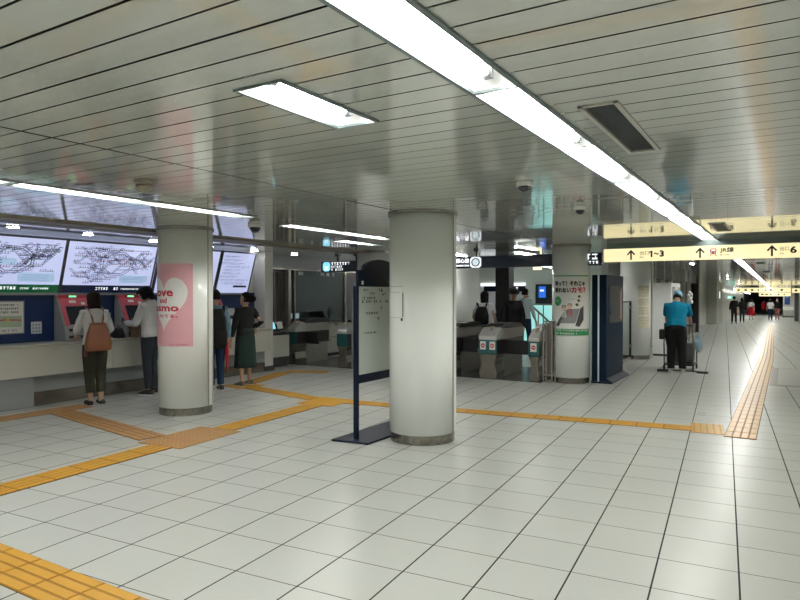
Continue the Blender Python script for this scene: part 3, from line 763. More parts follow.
# ------------------------------------------------------------------ staffed office beyond the wall pier
MB_ = MB().bb(-9.85, -9.7, 9.7, 13.8, 2.13, CEIL); struct(MB_.obj('wall_office_fascia', GREYP))
struct(MB().bb(-9.71, -9.67, 9.7, 13.8, 2.09, 2.13).bb(-9.76, -9.67, 11.08, 11.17, .0, 2.09).bb(-9.75, -9.67, 13.24, 13.32, .0, 2.09).bb(-9.75, -9.67, 10.2, 10.26, .0, 2.09).bb(-9.75, -9.68, 11.30, 11.34, .84, 2.09).obj('trim_4', STEELD))
struct(MB().bb(-9.725, -9.715, 11.17, 13.24, .84, 2.09).obj('window_2', GLASSD))
t = thing('office_counter', 'cream counter panel just right of the white wall pier', 'counter', (-9.2, 10.13, 0))
MB().box((-.12, 0, .44), (.30, .8, .46)).obj('front_panel', CREAM, t); MB().box((-.14, 0, .69), (.42, .82, .03)).obj('countertop', BLACK, t); MB().box((-.16, 0, .105), (.30, .8, .21)).obj('plinth', DGREY, t)
t = thing('desk_cabinet', 'grey steel drawer cabinet under the office window', 'cabinet', (-9.7, 12.22, 0))
MB().box((-.2, 0, .46), (.44, 1.9, .76)).obj('body', STEELD, t); MB().box((-.16, 0, .85), (.56, 1.94, .02)).obj('worktop', STEEL, t, bevel=.004)
MB().box((-.2, 0, .04), (.40, 1.88, .08)).obj('plinth', BLACK, t)
for i, (a, b, z0, z1) in enumerate(((-.93, -.25, .09, .46), (-.93, -.25, .48, .83), (-.23, .93, .09, .46), (-.23, .35, .48, .83), (.37, .93, .48, .83))):
    d = MB().box((.025, (a + b) / 2, (z0 + z1) / 2), (.02, b - a - .01, z1 - z0 - .01)).obj('drawer', mat('drawer_steel', (.44, .42, .37), .4, metal=.2), t)
    MB().box((.04, (a + b) / 2, z1 - .06), (.015, .12, .018)).obj('handle', BLACK, d)
t = thing('monitor', 'small bright monitor behind the office window', 'monitor', (-10.0, 11.62, .86))
MB().box((.02, 0, .16), (.03, .36, .15)).obj('bezel', BLACK, t); MB().box((.037, 0, .16), (.004, .33, .12)).obj('screen', mat('screen_lit', (.5, .6, .62), .3, emit=.4, emit_col=(.7, .85, .9)), t); MB().cyl((0, 0, 0), .08, .015, 16).tube([(0, 0, .01), (0, 0, .1)], .018).obj('stand', BLACK, t)
t = thing('printer', 'grey ticket printer on the desk behind the office window', 'printer', (-10.0, 12.38, .86))
MB().prism([(-.15, 0), (.16, 0), (.18, .08), (.08, .24), (-.15, .26)], 1, -.28, .28).obj('body', MSILV, t, bevel=.01); MB().box((.06, 0, .265), (.18, .46, .012)).obj('paper_tray', PAPER, t); MB().box((.16, .08, .1), (.05, .06, .10)).obj('panel', BLACK, t)
t = thing('desk_fan', 'pale green desk fan at right side of the office window', 'fan', (-10.0, 12.98, .86))
MB().cyl((0, 0, 0), .09, .03, 16).tube([(0, 0, .02), (0, 0, .16)], .02).obj('base', mat('pale_green_plastic', (.28, .38, .33), .4), t)
m = MB()
for rr_ in (.05, .09, .13): m.tube([(.05, rr_ * math.cos(2 * PI * i / 20), .22 + rr_ * math.sin(2 * PI * i / 20)) for i in range(21)], .006, 6)
m.obj('guard', MATS['pale_green_plastic'], t)
m = MB()
for i in range(4):
    a = PI / 2 * i; m.box((.02, .055 * math.cos(a), .22 + .055 * math.sin(a)), (.008, .09, .05), rot=Matrix.Rotation(a, 3, 'X'))
m.obj('blade', GREYP, t)
t = thing('leaflet_rack', 'black leaflet rack with papers on the counter by the wall pier', 'rack', (-9.28, 10.12, .705))
for k in range(3):
    MB().box((0, -.26 + k * .24, .13), (.14, .20, .012), rot=Matrix.Rotation(R(65), 3, 'Y')).obj('pocket', BLACK, t)
    MB().box((.02, -.27 + k * .24, .17), (.15, .17, .006), rot=Matrix.Rotation(R(65 + 5 * k), 3, 'Y')).obj('leaflet', PAPER if k != 1 else LITB, t)
MB().box((-.02, 0, .01), (.2, .7, .02)).obj('tray', BLACK, t)
t = thing('window_blind', 'vertical brownish blind strips behind the office counter', 'blind', (-9.95, 10.62, 0))
m = MB()
for k in range(9): m.box((0, -.42 + k * .15, 1.4), (.012, .10, 1.28), k % 2, Matrix.Rotation(R(18), 3, 'Z'))
m.obj('slat', [mat('blind_brown', (.16, .12, .10), .6), mat('blind_pale', (.36, .33, .32), .6)], t)
MB().box((0, .18, 2.05), (.05, 1.4, .04)).obj('rail', GREYP, t)
t = thing('notice_strip', 'row of small lit notices at the top of the office window', 'notice', (-9.69, 11.9, 2.02))
for y, w in ((-.36, .16), (.05, .07), (.45, .14), (.66, .12), (.88, .06)): MB().box((0, y, 0), (.01, w, .08)).obj('plate', mat('plate_pale', (.55, .57, .55), .5), t)

# ------------------------------------------------------------------ ticket gates
def gate(label, x0, w, two=True, length=1.45, flap=None):
    t = thing('ticket_gate', label, 'ticket gate', (x0, 10.75, 0), 0, 'ticket gates')
    prof = [(0.02, .0), (w - .02, .0), (w - .005, .12), (w - .045, .26), (w - .03, .37), (w, .445), (0, .445), (.03, .37), (.045, .26), (.005, .12)]
    MB().prism(prof, 1, .02, .40).obj('pedestal', STEEL, t, bevel=.006)
    MB().bb(.035, w - .035, .40, length, .0, .46).obj('body', STEELD, t, bevel=.01)
    MB().bb(-.005, w + .005, 0, .045, .445, .71).obj('front_panel', TEAL, t, bevel=.012)
    MB().bb(.0, w, .045, length, .44, .705).obj('side_panel', mat('gate_side', (.045, .04, .036), .3, metal=.4), t, bevel=.01)
    m = MB(); m.prism([(0, .71), (.34, .71), (.34, .90), (.22, .93), (.03, .80), (0, .77)], 0, .0, w); m.obj('card_reader', GATEW, t, bevel=.008)
    MB().bb(.02, w - .02, .34, length, .70, .90).obj('upper_body', STEELD, t, bevel=.02)
    m = MB(); m.prism([(.28, .90), (.42, .985), (.9, 1.0), (1.25, .98), (length, .90)], 0, .0, w); m.obj('top_cover', BLACK, t, bevel=.012)
    MB().bb(w * .5 - .02, w * .5 + .02, .12, .30, .86, .94).obj('ticket_slot', mat('slot_tan', (.45, .36, .28), .5), t)
    for i, cx in enumerate((w * .26, w * .78) if two else (w * .5,) if two is False else ()):
        s = MB().bb(cx - .055, cx + .055, -.009, -.004, .53, .68).obj('sticker', PAPER, t)
        m = MB(); fq = lambda u, v: (cx + u, -.011, .605 + v); disc(m, 0, 0, .04, .04, fq, 0); rect(m, -.026, .026, -.008, .008, lambda u, v: (cx + u, -.012, .605 + v), 1)
        m.obj('no_entry_mark', [STICKR, PAPER], s)
    for s in (flap or ()):
        a = (w, w + .30) if s > 0 else (-.30, 0)
        MB().bb(a[0], a[1], .42, .46, .43, .69).obj('flap', BLACKM, t, bevel=.008)
    return t
gate('wide ticket gate with two red stickers in the middle of the row', -4.83, .355, True, 1.42, (1,))
gate('dark ticket gate just right of the foreground pillar', -5.71, .355, True, 1.42, (1,))
gate('narrow ticket gate with one red sticker beside the steel rail', -3.875, .19, False, 1.42, (-1,))
gate('teal ticket gate next to the office counter at left', -9.42, .235, None, 1.2, (1,))
gate('teal ticket gate left of the navy arched sign stand', -8.06, .26, None, 1.2, (-1,))
t = thing('guard_rail', 'steel guard rail panel between narrow gate and poster pillar', 'rail', (0, 10.9, 0))
for x in (-3.655, -3.60, -3.50, -3.44): MB().tube([(x, 0, 0), (x, 0, 1.08 if x > -3.62 else 1.02)], .016).obj('post', STEELD, t)
for z in (.12, 1.06): MB().tube([(-3.66, 0, z), (-3.44, 0, z)], .013).obj('bar', STEELD, t)
MB().box((-3.55, .02, .58), (.09, .01, .86)).obj('infill_panel', mat('rail_panel', (.16, .15, .13), .3, metal=.6), t)
t = thing('guard_rail', 'steel rail post set between the office and left gate', 'rail', (-7.66, 10.75, 0))
for x in (0, .08): MB().tube([(x, 0, 0), (x, 0, 1.45)], .018).obj('post', STEELD, t)
MB().tube([(0, 0, .9), (.08, 0, .9)], .012).obj('bar', STEELD, t)

# screen kiosk
t = thing('screen_kiosk', 'tall dark navy screen kiosk right of the escalator poster pillar', 'kiosk', (-2.78, 11.88, 0))
MB().bb(-.105, .13, -.66, .66, .03, 1.875).obj('cabinet', KNAVY, t, bevel=.006)
MB().bb(-.12, .24, -.69, .72, 0, .03).obj('base_plate', NAVY, t, bevel=.006)
m = MB(); m.prism([(.13, .03), (.24, .03), (.13, .085)], 1, -.66, .70); m.obj('foot_wedge', NAVY, t)
MB().bb(-.012, .012, -.675, -.658, .03, 1.875).obj('chrome_strip', mat('chrome_strip', (.75, .77, .77), .35), t)
MB().bb(-.12, -.105, -.64, .64, .03, 1.875).obj('back_panel', BLACK, t)
MB().bb(.128, .134, -.44, .55, 1.03, 1.69).obj('screen', SCREEN, t)
m = MB(); fq = lambda u, v: (.1355, u, v)
for a, b, c, d in ((.38, .46, 1.08, 1.6), (.48, .53, 1.05, 1.66)): rect(m, a, b, c, d, fq)
m.obj('screen_content', mat('screen_warm', (.30, .18, .15), .3), t)
# glass barrier and white cabinet
t = thing('glass_barrier', 'glass barrier panel with dark frame between kiosk and noticed pillar', 'barrier', (-3.12, 14.2, 0))
MB().box((0, 0, .69), (.014, 2.6, 1.30)).obj('pane', GLASS, t)
for y in (-1.32, 1.32): 
    p = MB().box((0, y, .69), (.05, .05, 1.38)).obj('post', BLACK, t, bevel=.004)
    for z in (.3, 1.2): MB().cyl((.0, y, z), .04, .07, 12).obj('clamp', STEELD, p)
MB().box((0, 0, 1.36), (.03, 2.6, .03)).obj('top_rail', DGREY, t)
MB().box((0, 0, .04), (.05, 2.6, .06)).obj('bottom_rail', STEELD, t)
t = thing('white_cabinet', 'large plain white cabinet behind the cleaner in teal shirt', 'cabinet', (-2.62, 17.6, 0))
MB().bb(-.24, .2, -.70, .80, .05, 1.815).obj('body', mat('cabinet_white', (.82, .83, .82), .4), t, bevel=.006); MB().bb(-.23, .19, -.68, .78, 0, .05).obj('plinth', BLACK, t)
for k, (y0, y1, c) in enumerate(((-.6, -.2, GREYINK), (-.12, .3, PAPER), (.36, .74, mat('poster_face', (.55, .42, .36), .5)))):
    MB().bb(.2, .206, y0, y1, 1.0, 1.72).obj('side_poster', c, t)
# stuff of the hall behind the gates
struct(MB().bb(-7.07, -6.67, 16.9, 17.3, 0, CEIL).obj('wall_hall_column', BLACKM))
t = thing('lit_sign', 'lit white sign with dark band on the far hall wall', 'sign', (0, 19.97, 0))
MB().bb(-9.0, -7.3, -.04, .0, 1.80, 1.90).obj('lamp_strip', LITW, t); MB().bb(-8.75, -7.3, -.05, .0, 1.62, 1.80).obj('panel', NAVY, t)
m = MB(); marks(m, -8.35, -7.4, 1.66, .10, fy(-.053), 0, pitch=.12, seed=91); m.obj('lettering', LITW, t)
t = thing('partition', 'pale grey partition behind the backpack woman', 'partition', (-8.2, 19.6, 0))
MB().box((0, 0, .82), (1.5, .06, 1.58)).obj('panel', mat('partition_grey', (.58, .58, .64), .4), t); MB().box((0, 0, .015), (1.4, .3, .03)).obj('foot', STEELD, t)
struct(MB().bb(-6.95, -5.9, 19.95, 20.0, 0, 1.85).obj('doorway_dark_sheet', BLACKM))  # matt black sheet in place of the darkness inside the doorway
t = thing('wall_sign', 'small lit blue sign in the dark doorway behind the gates', 'sign', (-6.72, 19.92, 1.6))
MB().box((0, 0, 0), (.22, .04, .36)).obj('box', mat('sign_blue_lit', (.02, .10, .45), .4, emit=.5, emit_col=(.03, .2, .9)), t); MB().box((0, -.022, .05), (.12, .006, .06)).obj('mark', LITW, t)
t = thing('wall_sign', 'small pale yellow lit exit lamp above the hall', 'sign', (-5.15, 14.9, 2.2))
MB().box((0, 0, 0), (.2, .05, .16)).obj('box', mat('exit_lamp', (.7, .7, .4), .4, emit=.9, emit_col=(1., .95, .6)), t); MB().tube([(0, 0, .08), (0, 0, .185)], .012).obj('hanger', GREYP, t)
t = thing('glass_balustrade', 'bright teal glass balustrade of the stairs behind the gates', 'balustrade', (-6.0, 18.8, 0))
MB().box((0, 0, .62), (1.9, .02, 1.15)).obj('pane', TEALG, t); MB().tube([(-.98, 0, 1.22), (.98, 0, 1.22)], .025).obj('handrail', STEELD, t)
for x in (-.95, -.3, .3, .95): MB().box((x, .0, .6), (.035, .04, 1.2)).obj('post', STEELD, t)
t = thing('sloped_handrail', 'dark sloped handrail of the stairs behind the gates', 'handrail', (-5.75, 17.6, 0))
MB().tube([(-.55, 0, 1.25), (.25, 0, .55), (.55, 0, .55)], .03).obj('rail', STEELD, t)
for x, z in ((-.3, 1.02), (.25, .55)): MB().tube([(x, 0, 0), (x, 0, z)], .018).obj('post', STEELD, t)
struct(MB().bb(-4.6, -4.52, 14.6, 14.68, 0, CEIL).obj('trim_5', PANELW))

# far corridor furniture
ry = -math.atan(SLOPE)
def far_sign(label, x0, x1, y, z0, z1):
    t = thing('hanging_sign', label, 'sign', (0, y, drop(y)))
    MB().bb(x0, x1, -.06, .06, z0, z1).obj('light_box', LITY, t)
    for x in (x0 + .1, x1 - .14): MB().bb(x, x + .04, -.02, .02, z1, CEIL).obj('hanger', GREYP, t)
    m = MB(); q = random.Random(int(y)); u = x0 + .15
    while u < x1 - .2: rect(m, u, u + q.uniform(.06, .2), z0 + .09, z1 - .09, fy(-.063)); u += q.uniform(.25, .6)
    m.obj('lettering', INK, t)
far_sign('lit yellow sign hanging far down the corridor, nearer of two', -2.91, .24, 47.5, 2.0, 2.30)
far_sign('lit yellow sign hanging farther down the corridor behind another', -2.0, .3, 62, 1.88, 2.18)
far_sign('short lit yellow sign at right edge of the far corridor', .30, .74, 48.5, 1.98, 2.28)
t = thing('wall_poster', 'tall blue poster on the grey wall end down the corridor', 'poster', (.1, 66.97, drop(67)))
MB().box((-.05, 0, 1.75), (.42, .03, 1.15)).obj('sheet', mat('poster_blue', (.02, .07, .25), .4), t); MB().box((-.05, -.02, 2.0), (.25, .005, .4)).obj('print', mat('poster_sky', (.15, .3, .6), .5), t)
t = thing('trolley', 'white table trolley before the grey wall end down the corridor', 'trolley', (.12, 66, drop(66)))
MB().box((0, 0, .85), (.8, .5, .30)).obj('top', PAPER, t)
for x in (-.36, .36): 
    for y in (-.2, .2): MB().box((x, y, .36), (.05, .05, .72)).obj('leg', GREYP, t)
MB().box((0, 0, .12), (.86, .5, .08)).obj('base', BLACK, t)
t = thing('wall_sign', 'small green lit sign on left wall of the far corridor', 'sign', (-4.0, 60, drop(60) + 1.75))
MB().box((0, 0, 0), (.6, .06, .26)).obj('box', mat('sign_green_lit', (.1, .5, .35), .4, emit=.5, emit_col=(.2, .8, .6)), t); MB().box((-.1, -.033, 0), (.2, .006, .14)).obj('mark', LITW, t)
t = thing('wall_panel', 'bright white narrow lamp panel on the far left pier', 'panel', (-3.60, 44.6, drop(44) + 1.8))
MB().box((0, 0, 0), (.04, .5, .42)).obj('box', LITW, t); MB().box((-.01, 0, 0), (.03, .56, .48)).obj('frame', GREYP, t)
#PEOPLE_BEGIN
# ------------------------------------------------------------------ people
def bake(mb, name, mats, parent, voxel, smooth=3, extra=None):
    me = mb.mesh(name); o = bpy.data.objects.new(name, me); C.objects.link(o)
    r = o.modifiers.new('r', 'REMESH'); r.mode = 'VOXEL'; r.voxel_size = voxel; r.use_smooth_shade = True
    if smooth: sm = o.modifiers.new('s', 'SMOOTH'); sm.iterations = smooth; sm.factor = .5
    dg = bpy.context.evaluated_depsgraph_get()
    nm = bpy.data.meshes.new_from_object(o.evaluated_get(dg))
    bpy.data.objects.remove(o); bpy.data.meshes.remove(me)
    if extra:
        bm = bmesh.new(); bm.from_mesh(nm); em = extra.mesh('x'); bm.from_mesh(em); bm.to_mesh(nm); bm.free(); bpy.data.meshes.remove(em)
    nm.name = name
    for p in nm.polygons: p.use_smooth = True
    nm.materials.clear()
    for m_ in (mats if isinstance(mats, (list, tuple)) else [mats]): nm.materials.append(m_)
    o = bpy.data.objects.new(name, nm); C.objects.link(o)
    if parent: o.parent = parent
    return o
SKIN = mat('skin', (.50, .30, .21), .5, noise=.02, nscale=20)
HAIR = mat('hair_black', (.007, .006, .006), .75, spec=.15, noise=.2, nscale=60)
HAIRB = mat('hair_dark_brown', (.018, .009, .007), .75, spec=.15, noise=.2, nscale=60)
def cloth(n, c, r=.85, b=.25): return mat('cloth_' + n, c, r, noise=.06, nscale=14, bump=b, bscale=28, spec=.2)
def ell(c, rx, ry, n=14, tilt=None):
    return [Vector((c[0] + rx * math.cos(2 * PI * j / n), c[1] + ry * math.sin(2 * PI * j / n), c[2])) for j in range(n)]

def person(label, loc, face, H=1.65, top=None, legs=None, hair='short', haircol=None, bend=0., headyaw=0., headpitch=0., hands=None, feet=((-.09, .0), (.09, .03)),
           sleeve=1., skirt=None, shoe=None, hood=False, detail=1., build=1., coat=None, group=None, hat=None, eyes=False, legskin=False, z=0., low=False, sock=None, legw=1.):
    """stands at loc and looks along the ground direction face; hands = ((x,y,z),(x,y,z)) for left and right wrist in metres for a 1.7 m figure"""
    t = thing('person', label, 'person', (loc[0], loc[1], z), math.atan2(-face[0], face[1]), group)
    s = H / 1.7; vx = .0075 / detail
    hip0 = Vector((0, 0, .92))
    RB = Matrix.Rotation(-bend, 3, 'X')
    def U(p):                                   # upper body, bent forward at the hips
        p = Vector(p); return hip0 + RB @ (p - hip0)
    neck0 = Vector((0, .0, 1.46)); RH = Matrix.Rotation(headyaw, 3, 'Z') @ Matrix.Rotation(-headpitch, 3, 'X')
    def HD(p): p = Vector(p); return U(neck0 + RH @ (p - neck0))
    def sc(ring): return [p * s for p in ring]
    b = build
    shw = .165 * b
    hands = hands or ((-.25, .04, .80), (.25, .04, .80))
    ankle = [Vector((f[0], f[1] - .03, .085)) for f in feet]
    hipj = [Vector((-.085, 0, .90)), Vector((.085, 0, .90))]
    knee = []
    for h_, a in zip(hipj, ankle):
        k = (h_ + a) / 2; k.y += .025; k.z = .49; knee.append(k)
    sh = [U((-shw, 0, 1.375)), U((shw, 0, 1.375))]
    wr = [Vector(h_) for h_ in hands]; el = []
    for i in (0, 1):
        a, c = sh[i], wr[i]; d = c - a; L1, L2 = .285, .255; D = min(d.length, L1 + L2 - .004)
        if d.length > D: wr[i] = c = a + d.normalized() * D; d = c - a
        x = (L1 * L1 - L2 * L2 + D * D) / (2 * D); hh = math.sqrt(max(0, L1 * L1 - x * x))
        pole = Vector(((-.5 if i == 0 else .5), -.7, -.6)); u = d.normalized(); pole = (pole - u * pole.dot(u)).normalized()
        el.append(a + u * x + pole * hh)
    # --- body
    m = MB()
    def torso(mm, zs, inf=0., n=16):
        T_ = {.82: (.10, .085, -.005), .90: (.162, .105, -.012), .98: (.158, .10, -.008), 1.06: (.133, .09, 0), 1.16: (.142, .098, .004), 1.27: (.158, .105, .004), 1.35: (.165, .092, -.002), 1.405: (.125, .07, -.008), 1.44: (.07, .058, -.01)}
        rr = []
        for z_ in zs:
            rx, ry, oy = T_[z_]; rr.append([U(p) * s for p in ell((0, oy, z_), (rx + inf) * (b if z_ > 1 else (b + 1) / 2), (ry + inf) * b, n)])
        mm.rings(rr)
    torso(m, (.82, .90, .98, 1.06, 1.16, 1.27, 1.35, 1.405, 1.44))
    m.tube([U((0, -.01, 1.41)) * s, HD((0, -.006, 1.47)) * s, HD((0, .0, 1.53)) * s], [.056 * s, .05 * s, .05 * s], 12)
    prof = [(1.462, .028, .030, .045), (1.475, .044, .050, .030), (1.50, .058, .073, .014), (1.535, .066, .086, .006), (1.575, .071, .093, 0), (1.61, .074, .096, -.002), (1.645, .071, .092, -.005), (1.675, .055, .072, -.008), (1.695, .028, .036, -.01)]
    m.rings([[HD(p) * s for p in ell((0, oy, z_), rx, ry, 16)] for z_, rx, ry, oy in prof])
    m.tube([HD((0, .088, 1.592)) * s, HD((0, .108, 1.558)) * s, HD((0, .088, 1.55)) * s], [.008 * s, .013 * s, .009 * s], 8)
    for q in (-1, 1):
        m.tube([HD((q * .070, -.008, 1.55)) * s, HD((q * .080, -.014, 1.585)) * s, HD((q * .074, -.01, 1.605)) * s], [.009 * s, .013 * s, .008 * s], 8)
    ex = MB()
    for i in (0, 1):
        q = -1 if i == 0 else 1
        m.tube([U((q * shw * .55, -.002, 1.385)) * s, sh[i] * s, (sh[i] * .6 + el[i] * .4) * s, el[i] * s], [.05 * s, .05 * s * b, .042 * s * b, .034 * s], 12)
        fd = (wr[i] - el[i]).normalized()
        m.tube([el[i] * s, (el[i] * .7 + wr[i] * .3) * s, wr[i] * s], [.034 * s, .037 * s, .024 * s], 12)
        # palm, four fingers, thumb
        side = Vector((1, 0, 0)) - fd * fd.x
        if side.length < .3: side = Vector((0, 0, 1)) - fd * fd.z
        side.normalize()
        if abs(fd.z) > .6: side = Vector((0, 1, 0)) - fd * fd.y; side.normalize()
        nr = fd.cross(side).normalized()
        if nr.x * q > 0 and abs(fd.z) > .6: nr = -nr
        if abs(fd.z) <= .6 and nr.z > 0: nr = -nr
        P0 = wr[i] - fd * .01; P1 = wr[i] + fd * .085
        m.rings([[(P + side * (a * wdt) + nr * (c * th)) * s for a, c in ((-1, -.6), (-.6, -1), (.6, -1), (1, -.6), (1, .6), (.6, 1), (-.6, 1), (-1, .6))] for P, wdt, th in ((P0, .024, .016), (wr[i] + fd * .04, .038, .014), (P1, .038, .011))])
        for k, (o_, ln) in enumerate(((-.029, .060), (-.010, .073), (.010, .078), (.029, .068))):
            p = P1 - fd * .02 + side * o_; a1 = p + fd * (.02 + ln * .42) + nr * .004; a2 = a1 + fd * ln * .32 + nr * ln * .18; a3 = a2 + fd * ln * .16 + nr * ln * .26
            ex.tube([p * s, a1 * s, a2 * s, a3 * s], [.0085 * s, .0082 * s, .0075 * s, .0055 * s], 7)
        th_s = side * (1 if abs(fd.z) > .6 else -q)
        p = wr[i] + fd * .025 + th_s * .026; ex.tube([p * s, (p + fd * .03 + th_s * .022 + nr * .008) * s, (p + fd * .058 + th_s * .026 + nr * .018) * s], [.012 * s, .0095 * s, .0065 * s], 7)
        # leg and foot
        m.tube([hipj[i] * s, (hipj[i] * .55 + knee[i] * .45) * s, knee[i] * s, (knee[i] * .65 + ankle[i] * .35 + Vector((0, -.012, 0))) * s, ankle[i] * s], [.082 * s, .072 * s, .050 * s, .050 * s, .034 * s], 14)
        f = ankle[i]; m.tube([(f + Vector((0, -.03, -.045))) * s, (f + Vector((q * .01, .07, -.05))) * s, (f + Vector((q * .02, .15, -.062))) * s], [(.032 * s, .032 * s), (.036 * s, .028 * s), (.026 * s, .016 * s)], 10)
    bake(m, 'body', SKIN, t, vx, 3, ex)
    # --- hair
    hc = haircol or HAIR
    def hairshell(low, inf, hl=1.64, back=-.012):
        m = MB(); rr = []
        zs = [z_ for z_ in (1.40, 1.43, 1.46, 1.49, 1.53, 1.575, 1.61, 1.645, 1.675, 1.70, 1.712) if z_ >= low]
        for z_ in zs:
            k = min(prof, key=lambda a: abs(a[0] - max(1.575, z_))); rx, ry = k[1] + inf, k[2] + inf
            if z_ < 1.50: rx *= .93; ry *= .9
            if z_ >= 1.70: rx, ry = (.045, .06) if z_ < 1.705 else (.018, .025)
            ring = ell((0, back, z_), rx, ry, 20)
            for p in ring:
                if z_ < hl and p.y > .012: p.y = .012 + (p.y - .012) * .10
            rr.append([HD(p) * s for p in ring])
        m.rings(rr); return m
    if hair == 'short': hm = hairshell(1.53, .012)
    elif hair == 'bob': hm = hairshell(1.43, .026, 1.63)
    elif hair == 'full': hm = hairshell(1.49, .034, 1.63)
    elif hair == 'bun':
        hm = hairshell(1.50, .016, 1.63); hm.ball(HD((0, -.135, 1.60)) * s, .058 * s); 
    bake(hm, 'hair', hc, t, .007 / min(detail, 1.), 2)
    if eyes:
        for q in (-1, 1): MB().ball(HD((q * .031, .085, 1.578)) * s, (.012 * s, .008 * s, .006 * s), 8, 5).obj('eye', INK, t)
        MB().ball(HD((0, .088, 1.512)) * s, (.022 * s, .006 * s, .005 * s), 8, 5).obj('mouth', mat('lip', (.35, .12, .10), .5), t)
    # --- clothes
    m = MB(); lo = (.90, .98) if not low else (.82, .90, .98)
    torso(m, lo + (1.06, 1.16, 1.27, 1.35, 1.405, 1.44), .020)
    for i in (0, 1):
        pts = [U(((-1 if i == 0 else 1) * shw * .50, -.002, 1.375)), sh[i], sh[i] * .6 + el[i] * .4, el[i]]; rs = [.066, .066 * b, .060 * b, .054]
        if sleeve > .5:
            e = el[i] + (wr[i] - el[i]) * ((sleeve - .5) * 2 * .96); pts += [el[i] * .5 + e * .5, e]; rs += [.049, .042 if not coat else .05]
        else:
            e = sh[i] + (el[i] - sh[i]) * (sleeve * 2); pts[2] = (sh[i] + e) / 2; pts[3] = e; rs[2] = .062 * b; rs[3] = .060 * b
        m.tube([p * s for p in pts], [r * s for r in rs], 14)
    if hood: 
        m.tube([U((-.09, -.045, 1.43)) * s, U((0, -.10, 1.42)) * s, U((.09, -.045, 1.43)) * s], [.04 * s, .062 * s, .04 * s], 12); m.tube([U((-.085, .02, 1.42)) * s, U((0, .06, 1.40)) * s, U((.085, .02, 1.42)) * s], .032 * s, 10)
    if coat: m.rings([[(U(p) if p.z > .92 else p) * s for p in ell((0, -.005, z_), rx, ry, 18)] for z_, rx, ry in ((coat, .225, .165), (.92, .20, .145), (1.1, .172, .125))])
    bake(m, 'shirt' if not coat else 'coat', top, t, .008 / detail, 3)
    if skirt:
        z0, mt, flare = skirt; m = MB(); rr = []
        for k in range(9):
            z_ = z0 + (1.05 - z0) * k / 8; a = k / 8
            rx = .185 + flare * (1 - a) - .05 * max(0, a - .75) * 4 * .6; ry = .135 + flare * (1 - a) - .03 * max(0, a - .75) * 4 * .6
            rr.append([Vector((rx * math.cos(2 * PI * j / 40) * (1 + .035 * (1 - a) * math.sin(j * PI / 2.5)), -.008 + ry * math.sin(2 * PI * j / 40) * (1 + .035 * (1 - a) * math.sin(j * PI / 2.5)), z_)) * s for j in range(40)])
        m.rings(rr); m.obj('skirt', mt, t, smooth=True)
    elif legs is not None and not legskin:
        m = MB(); torso(m, (.82, .90, .98, 1.06), .012)
        for i in (0, 1):
            e = ankle[i] + Vector((0, 0, .015 if sock is None else sock))
            m.tube([hipj[i] * s, (hipj[i] * .55 + knee[i] * .45) * s, knee[i] * s, (knee[i] * .5 + e * .5) * s, e * s], [.098 * s * b, .088 * s * b * legw, .068 * s * legw, .062 * s * legw, .056 * s * legw], 14)
        bake(m, 'trousers', legs, t, .009 / detail, 3)
    sm, sole = shoe or (BLACKM, BLACKM)
    for i in (0, 1):
        q = -1 if i == 0 else 1; f = ankle[i]; m = MB()
        ring = lambda y, w_, h0, h1: [Vector((f.x + q * .012 + w_ * a, f.y + y, h0 + (h1 - h0) * c)) * s for a, c in ((-1, 0), (-1, .5), (-.6, 1), (.6, 1), (1, .5), (1, 0))]
        hh = .085 if sole is not BLACKM or sock is None else .055
        m.rings([ring(-.075, .022, .012, hh * .8), ring(-.05, .034, .012, hh), ring(.03, .038, .012, hh), ring(.09, .043, .012, .06), ring(.15, .038, .012, .045), ring(.18, .02, .012, .03)])
        o = m.obj('shoe', sm, t, smooth=True)
        m = MB(); m.rings([[Vector((f.x + q * .012 + a, f.y + y, z_)) * s for a, y in ((-.024, -.08), (.024, -.08), (.042, -.04), (.047, .09), (.038, .165), (0, .19), (-.038, .165), (-.047, .09), (-.042, -.04))] for z_ in (0.0, .016)])
        m.obj('sole', sole, o)
    if hat:
        m = MB()
        if hat[1] == 'cap':
            m.rings([[HD(p) * s for p in ell((0, -.006, z_), rx, ry, 20)] for z_, rx, ry in ((1.585, .088, .112), (1.625, .092, .114), (1.66, .091, .112), (1.70, .072, .090), (1.725, .035, .045))])
            m.rings([[HD(p) * s for p in ((-.075, .07, z_), (0, .085, z_), (.075, .07, z_), (.06, .15, z_ - .012), (0, .175, z_ - .015), (-.06, .15, z_ - .012))] for z_ in (1.632, 1.64)])
        else:
            m.rings([[HD(p) * s for p in ell((0, -.004, z_), rx, ry, 20)] for z_, rx, ry in ((1.632, .135, .155), (1.64, .135, .155), (1.642, .092, .112), (1.70, .085, .105), (1.735, .06, .08))])
        m.obj('hat', hat[0], t, smooth=False)
    return t, s, U, HD
WHITEC = cloth('white', (.62, .62, .62)); BLACKC = cloth('black', (.012, .012, .013)); OLIVE = cloth('olive', (.032, .032, .022)); JEANS = cloth('jeans', (.012, .03, .07)); SLATE = cloth('slate', (.03, .037, .045))
DENIM = cloth('denim', (.16, .27, .33)); SKIRTG = cloth('green_black', (.014, .030, .024), .8, .15); TEALC = cloth('teal', (.0, .16, .27)); REDC = cloth('red', (.28, .008, .02)); PALEB = cloth('pale_blue', (.38, .46, .50)); BROWNC = cloth('rust', (.20, .07, .035))
WSOLE = mat('white_sole', (.65, .65, .62), .5); GSHOE = mat('grey_shoe', (.09, .085, .075), .7); NSHOE = mat('navy_shoe', (.012, .014, .02), .7)
LEATHER = mat('tan_leather', (.22, .075, .033), .42, noise=.06, bump=.15, bscale=40)
def at(t, p):                                                      # a point in a person's frame -> world
    a = t.rotation_euler[2]; x, y, z = p
    return Vector((t.location.x + x * math.cos(a) - y * math.sin(a), t.location.y + x * math.sin(a) + y * math.cos(a), t.location.z + z))

